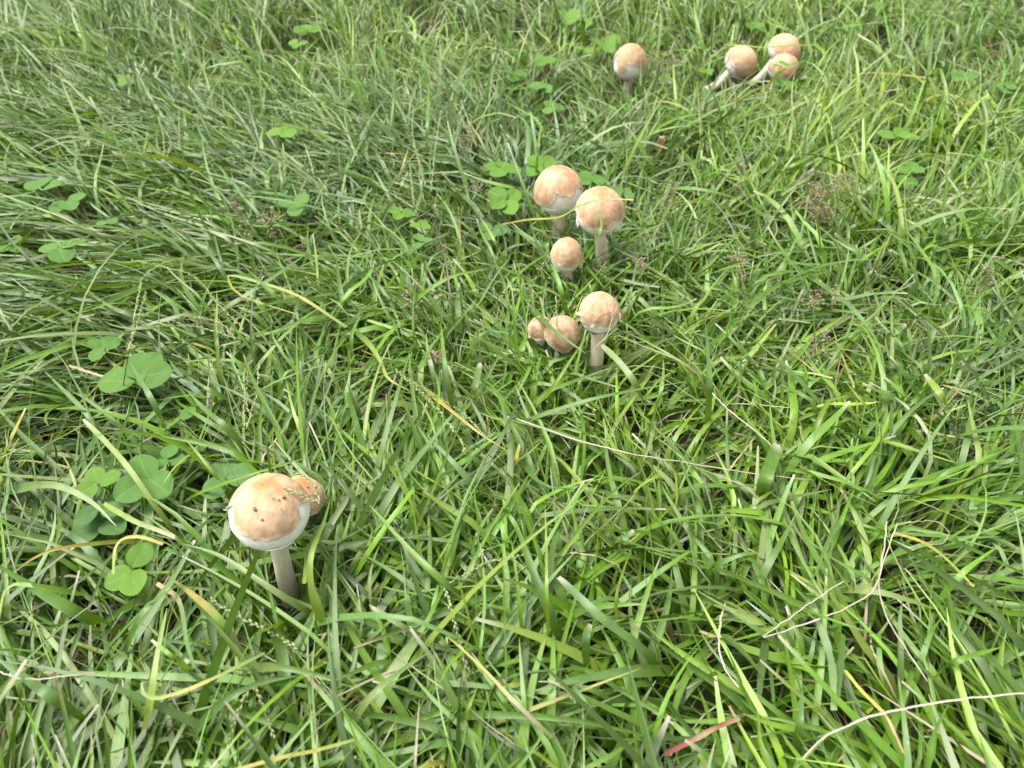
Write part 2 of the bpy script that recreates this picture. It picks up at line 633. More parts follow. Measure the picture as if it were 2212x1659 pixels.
        md = o.modifiers.new('thickness', 'SOLIDIFY')
        md.thickness = .0006
    # ring of the torn veil round the stem
    top = c - a * rad * hd * .80
    srad = rad * stem
    if ring:
        n_ = 5
        pts, cols = [], []
        for b in range(n_):
            f = b / (n_ - 1)
            rr = rad * (.56 - .28 * f) * (1 + .10 * (fbm(ring_p * 3.5, sd + 60) - .5) * 2)
            zz = -hd * rad * (.84 + .16 * f) + .0012 * np.sin(ph * 5 + sd) * (1 - f)
            pts.append(c + fx * (rr * np.cos(ph))[:, None] + fy * (rr * np.sin(ph))[:, None] + a * zz[:, None])
            cols.append(np.broadcast_to(np.array([.36, .17, .085]) * (1 - f) + np.array([.55, .40, .26]) * f, (nph, 3)))
        V = np.array(pts)
        idx = np.arange(n_ * nph).reshape(n_, nph)
        nx = np.roll(idx, -1, 1)
        F = np.stack([idx[:-1], idx[1:], nx[1:], nx[:-1]], -1).reshape(-1, 4)
        add('veil_ring', V.reshape(-1, 3), F, np.array(cols).reshape(-1, 3), MAT_STEM, under=capo, label='rust brown torn veil under the cap')

    # stem
    low = g - np.array([0, 0, .015])
    bend = np.array([rs.uniform(-1, 1), rs.uniform(-1, 1), 0]) * .0025
    if lying:
        mid = low * .45 + top * .55 - np.array([0, 0, .006])
    else:
        mid = (low + top) / 2 + bend
    path = catmull([low, mid, top + a * rad * .12], 22)
    f = np.linspace(0, 1, 22)
    sr = srad * (1.12 - .25 * f + .10 * np.clip((.2 - f) / .2, 0, 1) + .06 * np.clip((f - .85) / .15, 0, 1))
    V, F = tube_arrays(path, sr, 28)
    V = V + norm(V - np.repeat(path, 28, 0)) * (srad * .16 * (vnoise(V * np.array([260, 260, 60.]), sd) - .5))[:, None]
    nv = fbm(V * 140, sd + 70)
    ff = np.repeat(f, 28)
    cc = np.array(stem_col)[None] * (0.9 + .2 * nv)[:, None]
    dirt = np.clip((.5 - ff) / .45 + (nv - .5) * 1.5, 0, 1)[:, None] * .38
    cc = cc * (1 - dirt) + np.array([.40, .25, .13]) * dirt
    add('stem', V, F, cc, MAT_STEM)

    # dark flecks stuck on the skin
    for (u, v, size) in flecks:
        dl = norm(ray(u, v))
        o = CAM - c
        B_ = o @ dl
        disc = B_ * B_ - (o @ o - rad * rad * 1.02)
        if disc < 0:
            continue
        hit = CAM + dl * (-B_ - math.sqrt(disc))
        nrm_ = norm(hit - c)
        t1 = norm(np.cross(nrm_, np.array([.2, .3, .9])))
        t2 = np.cross(nrm_, t1)
        mm = 9
        VV = []
        for layer, off in ((0, -.0003), (1, .0009)):
            for j in range(mm):
                an = j / mm * 2 * math.pi
                r_ = size * rs.uniform(.25, 1.0) * (1 if layer == 0 else .7)
                VV.append(hit + t1 * math.cos(an) * r_ + t2 * math.sin(an) * r_ * .7 + nrm_ * (off + .0006))
        VV.append(hit + nrm_ * .0017)
        fs = []
        for j in range(mm):
            j2 = (j + 1) % mm
            fs += [(j, j2, mm + j2), (j, mm + j2, mm + j), (mm + j, mm + j2, 2 * mm)]
        VV = np.array(VV)
        add('dark_fleck', VV, np.array(fs), np.tile(np.array([.20, .115, .085]), (len(VV), 1)), MAT_STEM, under=capo)
    FEET.append((g, srad))
    view = norm(CAM - c)
    if sd != 8:
        CLEAR.append((c, rad * .94, view, .16, .95 if sd not in (7, 12) else .85))
    CLEAR.append((c, rad * 1.07, view, .0, 1.0))
    for f_ in (.25, .45, .65, .85):
        if sd not in (1, 6, 9, 10, 11) or (f_ < .4 and sd not in (1, 10, 11)):
            continue
        CLEAR.append((low * (1 - f_) + top * f_, srad * (1.5 if sd in (1, 10, 11) else 1.15), view, {1: .14, 6: .10, 4: .06, 3: .05, 9: .08, 10: .12, 11: .12}.get(sd, .0), .93 if sd == 1 else .72))
    return root


build_mushroom(1, 'largest mushroom, white rim below torn tan skin, in the left foreground', (583, 1108), (625, 1290), 84, .96, .86, (.0, .10), .25,
               CA([(235, 590), (262, 560), (298, 562), (303, 700), (325, 815), (375, 832), (430, 872), (520, 920), (650, 938), (780, 925), (880, 880), (970, 810), (1003, 745), (1048, 702), (1030, 640), (1028, 550), (1080, 520), (1135, 492)]),
               back=96, apex=.75, flecks=[(*CA([(855, 440)])[0], .0021), (*CA([(530, 570)])[0], .0024), (*CA([(615, 690)])[0], .0018), (*CA([(740, 452)])[0], .0008), (*CA([(800, 470)])[0], .0011), (*CA([(710, 910)])[0], .0009), (*CA([(530, 912)])[0], .0012), (*CA([(822, 577)])[0], .0006), (*CA([(905, 402)])[0], .0006)],
               flaps=1, stem_col=(0.69, 0.66, 0.49))
build_mushroom(2, 'small orange-topped mushroom half hidden behind the largest one', (651, 1076), (672, 1180), 46, .98, .9, (.12, .10), .3, back=100, apex=.9,
               flecks=[(*CA([(1125, 328)])[0], .0012), (*CA([(1215, 330)])[0], .0007)])
build_mushroom(3, 'tall mushroom with deep V-shaped tear, left of the middle pair', (1207, 414), (1205, 545), 51, 1.06, .98, (-.03, .05), .3,
               CB([(352, 560), (400, 620), (450, 645), (520, 672), (560, 632), (600, 562), (622, 478), (645, 525), (680, 558), (740, 535), (790, 545), (830, 503), (872, 475), (858, 372), (880, 430), (938, 458)]),
               back=88, apex=.8, pink=.3, flaps=4, stem_col=(0.65, 0.55, 0.38))
build_mushroom(4, 'streaked tan mushroom with white scalloped rim, right of the middle pair', (1296, 458), (1308, 605), 52, 1.0, .92, (.0, .03), .27,
               CB([(850, 705), (890, 725), (950, 812), (1010, 890), (1080, 932), (1180, 948), (1250, 938), (1275, 892), (1340, 850), (1420, 842), (1462, 760)]),
               back=94, apex=.85, pink=.9, streak=.5, flaps=5, flecks=[(*CB([(1270, 830)])[0], .0012), (*CB([(1225, 880)])[0], .0022), (*CB([(1130, 712)])[0], .0007)], stem_col=(0.69, 0.66, 0.48))
build_mushroom(5, 'small egg-shaped mushroom low in front of the middle pair', (1224, 553), (1232, 650), 33, 1.18, 1.08, (-.02, .03), .38,
               CB([(555, 1255), (570, 1310), (610, 1370), (680, 1400), (760, 1425), (840, 1410), (890, 1385), (932, 1330)]), back=100, apex=.45, streak=.3, eshift=9.0,
               flecks=[(*CB([(775, 1085)])[0], .0015)])
build_mushroom(6, 'round mushroom on long pale stem with brown ring, centre of the picture', (1295, 676), (1280, 820), 43, 1.02, 1.08, (.04, .05), .36,
               CC([(868, 640), (905, 660), (945, 672), (960, 722), (1000, 775), (1060, 805), (1130, 818), (1200, 803), (1280, 822), (1340, 815), (1430, 770), (1452, 690), (1482, 640)]), back=104, apex=.3, ring=True, curl=1.0, eshift=17.0, streak=.35,
               flaps=1, stem_col=(0.66, 0.60, 0.44))
build_mushroom(7, 'small tan mushroom crossed by a broad blade, beside the ringed mushroom', (1214, 722), (1204, 812), 37, 1.08, 1.0, (.12, .06), .34,
               CC([(400, 980), (480, 1085), (560, 1140), (640, 1165), (720, 1130), (800, 1050), (860, 960)]), back=112, apex=.25, pink=.6, brown=.6, ring=True)
build_mushroom(8, 'dull brown mushroom mostly hidden in grass behind the blade-crossed one', (1168, 712), (1160, 795), 27, 1.0, .95, (-.15, .05), .34, back=104, apex=.5, brown=.9)
build_mushroom(9, 'egg-shaped mushroom with ragged white skirt, at the top beside clover', (1361, 138), (1356, 214), 35.5, 1.12, .98, (.0, .02), .27,
               CD([(172, 330), (190, 345), (205, 300), (222, 230), (214, 370), (240, 432), (262, 442), (290, 422), (310, 352), (360, 352), (430, 380), (455, 432), (500, 418), (512, 330)]), back=90, apex=.35, pink=.6, flaps=4, stem_col=(0.69, 0.69, 0.55))
build_mushroom(10, 'pale tan mushroom leaning right, left one of the leaning trio', (1600, 136), (1530, 178), 35, .92, .9, lying=True, stem=.26, back=122, apex=.25, flaps=2, stem_col=(0.73, 0.73, 0.60))
build_mushroom(11, 'pinkish leaning mushroom with stem showing, rearmost of the trio', (1694, 108), (1625, 168), 34, .9, .9, lying=True, stem=.26, back=112, apex=.15, pink=.4, flaps=2, stem_col=(0.73, 0.73, 0.60))
build_mushroom(12, 'orange-brown mushroom with a clover leaf over it, front of the trio', (1692, 149), (1672, 192), 31, .95, .9, (.25, .05), .3, back=104, apex=.55, pink=.5, brown=.35)


# ------------------------------------------------------------------ clovers
def leaflet_mesh(seed):
    rs = np.random.default_rng(seed)
    nl, nw = 15, 11
    V, B = [], []
    notch = rs.uniform(.0, .05)
    asym = rs.uniform(-.05, .05)
    cup = rs.uniform(.03, .12)
    curlf = rs.uniform(-.10, .16)
    for i in range(nl):
        t = i / (nl - 1)
        w = .46 * (math.sin(math.pi * min(1, t ** .80 * .985 + .008)) ** .62) * (.80 + .28 * t)
        for j in range(nw):
            q = j / (nw - 1) * 2 - 1
            ww = w * (1 + asym * q) * (1 + .018 * math.sin(i * 3.1 + j) * (abs(q) > .95))
            y = t - notch * math.exp(-(q * 2.6) ** 2) * t ** 5 + .03 * (1 - q * q) * t * 0
            z = cup * abs(q) * w * 1.4 + curlf * (t - .4) ** 2 - .03 * t + .010 * math.sin(t * 9 + q * 4 + seed)
            V.append((ww * q, y, z))
            B.append((q, t, 0))
    idx = np.arange(nl * nw).reshape(nl, nw)
    F = np.stack([idx[:-1, :-1], idx[:-1, 1:], idx[1:, 1:], idx[1:, :-1]], -1).reshape(-1, 4)
    return np.array(V), F, np.array(B)


LEAFLETS = {k: [] for k in MAT_CLOVER}
for s_ in range(6):
    V_, F_, B_ = leaflet_mesh(s_)
    for k_ in MAT_CLOVER:
        LEAFLETS[k_].append(mesh_from('leaflet', V_, F_, buv=B_, mat=MAT_CLOVER[k_]))


def build_clover(i, t, u, v, r, rot, tint, label, z=.052, lets=3, tilt=(0, 0), angles=None):
    rs = np.random.default_rng(100 + i)
    U, Vv = tile(t, u, v)
    c = at_height(U, Vv, z)
    depth = (c - CAM) @ FWD
    size = r * TS / FPX * depth * 1.22
    off = np.array([rs.uniform(-.018, .018), rs.uniform(-.004, .022)])
    gx, gy = c[0] + off[0], c[1] + off[1]
    base = np.array([gx, gy, float(ground_z(gx, gy))])
    root = link('clover', None, loc=Vector(base), label=label, category='clover', group='clover leaves among the grass')
    root.empty_display_size = .01
    # the leaf plane faces up, nodding a little
    tl = np.array([tilt[0] + rs.uniform(-.12, .12), tilt[1] - .12 + rs.uniform(-.12, .12), 1.0])
    nz = Vector(norm(tl))
    rotm = nz.to_track_quat('Z', 'Y').to_matrix()
    angs = angles if angles else [rot + k * 360 / lets + rs.uniform(-10, 10) for k in range(lets)]
    for k, an in enumerate(angs):
        o = link('leaflet', random.choice(LEAFLETS[tint]), parent=root)
        sc = size * rs.uniform(.90, 1.08)
        lift = rs.uniform(-.10, .22)
        # angle in the picture: 0 right, 90 away
        m = Matrix.Translation(Vector(c - base) + Vector((0, 0, .0012 * k))) @ rotm.to_4x4() @ Matrix.Rotation(R(an - 90), 4, 'Z') @ Matrix.Rotation(lift, 4, 'X') @ Matrix.Rotation(rs.uniform(-.25, .25), 4, 'Y') @ Matrix.Translation((0, size * .04, 0)) @ Matrix.Diagonal((sc * rs.uniform(.98, 1.2), sc, sc, 1))
        o.matrix_local = m
    mid = (base + c) / 2 + np.array([rs.uniform(-.006, .006), .004, .004])
    P = catmull([base - base, mid - base, c - base], 9)
    V, F = tube_arrays(P, .0007, 5)
    link('petiole', mesh_from('petiole', V, F, col=np.tile(np.array([.16, .26, .07]), (len(V), 1)), buv=np.zeros((len(V), 3)), mat=MAT_BLADE), parent=root)
    CLEAR.append((c, size * .9, norm(CAM - c), .12, .70))
    return root


CLOVERS = [
    ('01', 868, 815, 175, 95, 'mid', 'large clover standing behind a seed spike, left of centre', .06, [192, 108, 68, 22]),
    ('01', 650, 610, 95, 120, 'mid', 'small clover just above the large clover crossed by a seed spike', .055, [110, 20, 230]),
    ('01', 945, 1440, 165, 100, 'mid', 'dark three-leaflet clover with spread leaflets, centre of the foreground patch', .06, [98, 200, 300]),
    ('01', 1060, 1320, 95, 60, 'mid', 'clover leaflet pair tucked behind the dark spread clover', .05, [70, 150, 330]),
    ('01', 630, 1475, 120, 150, 'bright', 'bright green clover at the left of the foreground patch', .055, [140, 40, 250]),
    ('01', 1440, 1440, 150, 120, 'blue', 'bluish clover close beside the largest mushroom', .05, [150, 50, 280]),
    ('02', 640, 25, 120, 40, 'blue', 'bluish-green clover under the arched blade, below the bright one', .05, [190, 40, 240]),
    ('02', 660, 90, 170, 200, 'blue', 'wide grey-green clover lying low in the foreground patch', .04, [205, 330, 100]),
    ('02', 850, 400, 160, 220, 'bright', 'bright clover with heart-shaped leaflets at the bottom of the patch', .05, [238, 325, 110]),
    ('02', 590, 250, 80, 260, 'blue', 'single bluish leaflet hanging below the yellow-striped blade', .035, [255]),
    ('01', 1150, 1060, 100, 30, 'mid', 'torn clover leaflet with a brown edge, beside the lone upright blade', .045, [28]),
    ('00', 1800, 855, 90, 60, 'bright', 'pale bright clover left of the four seed stalks', .055, [60, 165, 320]),
    ('00', 1880, 1310, 95, 90, 'mid', 'clover with three open leaflets below the bright upper-left clover', .045, [150, 30, 270]),
    ('00', 275, 1200, 110, 45, 'mid', 'upper clover of the left-edge group', .055, [40, 210, 150]),
    ('00', 430, 1290, 95, 330, 'mid', 'middle clover of the left-edge group', .05, [50, 250, 320]),
    ('00', 380, 1590, 140, 140, 'mid', 'broad-leaved clover at the bottom of the left-edge group', .055, [145, 20, 290]),
    ('00', 75, 1580, 75, 110, 'mid', 'small clover touching the left edge of the picture', .045, [120, 240, 0]),
    ('00', 690, 1430, 62, 60, 'mid', 'lone round clover leaflet between the left-edge group and the seed spikes', .045, [60, 180]),
    ('00', 800, 525, 55, 40, 'bright', 'tiny clover far off in the upper-left grass', .05, [30, 150, 280]),
    ('00', 1960, 195, 75, 80, 'bright', 'soft pale clover in the topmost grass, left of centre', .05, [90, 200, 330]),
    ('00', 1900, 285, 55, 80, 'bright', 'pale clover just below the topmost one', .045, [60, 180, 300]),
    ('10', 1030, 1085, 95, 90, 'bright', 'round bright clover up and left of the middle pair', .055, [130, 50, 210, 310]),
    ('10', 1050, 1290, 105, 60, 'bright', 'four-leaflet clover just left of the middle pair', .055, [60, 150, 300, 230]),
    ('10', 1280, 1070, 95, 90, 'bright', 'clover behind the tall V-torn mushroom', .055, [70, 150, 240]),
    ('10', 1590, 1150, 75, 70, 'mid', 'clover in the gap behind the two middle mushrooms', .05, [70, 160, 300]),
    ('10', 1800, 1245, 60, 70, 'mid', 'clover peeping out right of the streaked mushroom', .045, [60, 350, 160]),
    ('10', 1280, 560, 75, 60, 'mid', 'clover midway between the top mushroom and the middle pair, upper of two', .055, [130, 30, 240, 330]),
    ('10', 1330, 690, 80, 60, 'mid', 'clover midway between the top mushroom and the middle pair, lower of two', .055, [150, 60, 330]),
    ('10', 1290, 395, 68, 60, 'bright', 'small clover up and left of the top egg-shaped mushroom', .055, [120, 20, 250]),
    ('10', 1105, 480, 70, 60, 'mid', 'dim clover low in grass left of the small bright one', .04, [60, 180, 300]),
    ('10', 1510, 120, 90, 60, 'bright', 'bright clover near the top edge with raised leaflets', .06, [140, 330, 240]),
    ('10', 1680, 285, 85, 60, 'bright', 'flat clover directly left of the top egg-shaped mushroom', .055, [160, 20, 290]),
    ('10', 1550, 315, 50, 270, 'bright', 'bright folded clover leaflet on an upright stalk near the top', .06, [80, 260]),
    ('10', 375, 1370, 70, 60, 'bright', 'clover left of the twin clovers, below the seed stalks', .045, [40, 160, 280]),
    ('10', 505, 1450, 62, 60, 'bright', 'upper of the twin clovers below the seed stalks', .05, [60, 150, 330]),
    ('10', 505, 1545, 65, 60, 'mid', 'lower of the twin clovers below the seed stalks', .045, [160, 20, 270]),
    ('10', 960, 1480, 85, 60, 'blue', 'grey-green clover in shade under the long yellow blade', .035, [40, 170, 290]),
    ('20', 1400, 880, 105, 60, 'bright', 'tall bright clover standing out of the grass at right', .065, [150, 55, 350]),
    ('20', 665, 415, 48, 60, 'bright', 'small clover lying across the orange-brown leaning mushroom', .066, [160, 30, 280]),
    ('20', 690, 545, 55, 60, 'mid', 'clover at the foot of the leaning trio', .045, [60, 180, 300]),
    ('20', 185, 460, 48, 60, 'bright', 'small bright clover by the stem of the left leaning mushroom', .05, [20, 170, 280]),
    ('20', 1810, 500, 75, 60, 'mid', 'pale clover near the long yellow blades, upper right', .05, [130, 20, 250]),
    ('20', 2100, 575, 85, 60, 'mid', 'pale clover closest to the right edge', .05, [160, 50, 330]),
    ('20', 1490, 1085, 70, 60, 'mid', 'upper of two dim clovers under the tall bright clover', .045, [60, 180, 310]),
    ('20', 1470, 1165, 65, 60, 'mid', 'lower of two dim clovers under the tall bright clover', .04, [30, 150, 270]),
    ('20', 500, 180, 65, 60, 'mid', 'clover in the grass above the leaning trio', .045, [40, 160, 280]),
    ('20', 1260, 40, 60, 60, 'mid', 'faint clover at the top edge, right of the leaning trio', .05, [60, 180, 300]),
    ('20', 1920, 30, 55, 60, 'mid', 'faint clover in the top right corner', .05, [30, 150, 280]),
]
for i_, (t_, u_, v_, r_, rot_, tint_, lab_, z_, ang_) in enumerate(CLOVERS):
    build_clover(i_, t_, u_, v_, r_, rot_, tint_, lab_, z=z_, angles=ang_)

# ------------------------------------------------------------------ single blades, straws (traced one by one)
PAL = {
    'green': (.083, .172, .016), 'deep': (.046, .115, .012), 'blue': (.098, .188, .048), 'bright': (.130, .255, .015), 'lime': (.205, .285, .038),
    'pale': (.23, .30, .11), 'yellow': (.31, .30, .045), 'gold': (.36, .28, .06), 'straw': (.38, .32, .22), 'white': (.44, .40, .32), 'tan': (.36, .26, .15),
    'red': (.26, .085, .06), 'purple': (.09, .055, .04), 'ochre': (.28, .21, .05)}


def build_blade(i, name, label, t, pts, w, colours, root='s', top=.056, cut=False, low=.012, cat='grass blade', grp=None, thin=False):
    """pts in a photo tile; root 's'/'e' = which end dives to the ground, 'n' = loose on the sward"""
    rs = np.random.default_rng(500 + i)
    top = top + (.006 if cat != 'straw' else .002)
    m = 22 if len(pts) > 2 else 14
    n = len(pts)
    px = [tile(t, *p) for p in pts]
    d = np.r_[0, np.cumsum([math.dist(px[k], px[k + 1]) for k in range(n - 1)])]
    d /= d[-1]
    wp = []
    for k in range(n):
        f = d[k] if root != 'e' else 1 - d[k]
        if root == 'n':
            z = top + .004 * math.sin(3 * f + i)
        else:
            z = low + (top - low) * min(1, (f / .45)) ** .75 - .004 * max(0, f - .6)
        wp.append(at_height(*px[k], z))
    P = catmull(wp, m)
    if cat == 'straw':
        jit = rs.normal(0, .00022, (m, 3))
        jit[rs.integers(3, m - 3)] *= 2.5
        P = P + jit
    depth = (P - CAM) @ FWD
    f = np.linspace(0, 1, m)
    if root == 'e':
        f = 1 - f
    prof = np.minimum(1, .62 + 1.6 * f) * np.clip((1 - f) / (.16 if cut else .55), 0, 1) ** (.25 if cut else .62)
    if thin or root == 'n':
        prof = np.minimum(1, .75 + f) * (1 - .35 * f) * rs.uniform(.85, 1.12, m)
    prof = np.maximum(prof, .06 if not cut else .45)
    W = w * TS / FPX * depth * prof * (1 + .06 * np.sin(f * 17 + i))
    T = norm(np.gradient(P, axis=0))
    hint = np.array([rs.uniform(-.3, .3), -.35, 1.0])
    S = norm(np.cross(T, hint[None]))
    roll = rs.uniform(-.35, .35) + rs.uniform(-.6, .6) * (f - .5)
    Nn = np.cross(S, T)
    S = S * np.cos(roll)[:, None] + Nn * np.sin(roll)[:, None]
    keys = colours.split('-')
    C = np.array([PAL[k] for k in keys])
    ff = np.linspace(0, 1, m) * (len(C) - 1)
    C = np.stack([np.interp(ff, np.arange(len(C)), C[:, q]) for q in range(3)], -1) if len(C) > 1 else np.tile(C, (m, 1))
    C = C * (.92 + .2 * rs.random((m, 1)))
    if cut:
        tipw = np.clip((f - .93) / .05, 0, 1)[:, None]
        C = C * (1 - tipw) + np.array(PAL['white']) * tipw
    fold = np.array([rs.uniform(.08, .2)])
    V, F, c, b = ribbon_arrays(P[None], W[None], S[None], fold, C[None])
    dry = any(k in ('straw', 'white', 'tan', 'red') for k in keys)
    org = P[0] if root != 'e' else P[-1]
    o = link(name, mesh_from(name, V - org, F, col=c, buv=b, mat=MAT_DRY if dry else MAT_BLADE), loc=Vector(org), label=label, category=cat, group=grp)
    if thin:
        md = o.modifiers.new('thickness', 'SOLIDIFY')
        md.thickness = float(W.mean() * .5)
    return o


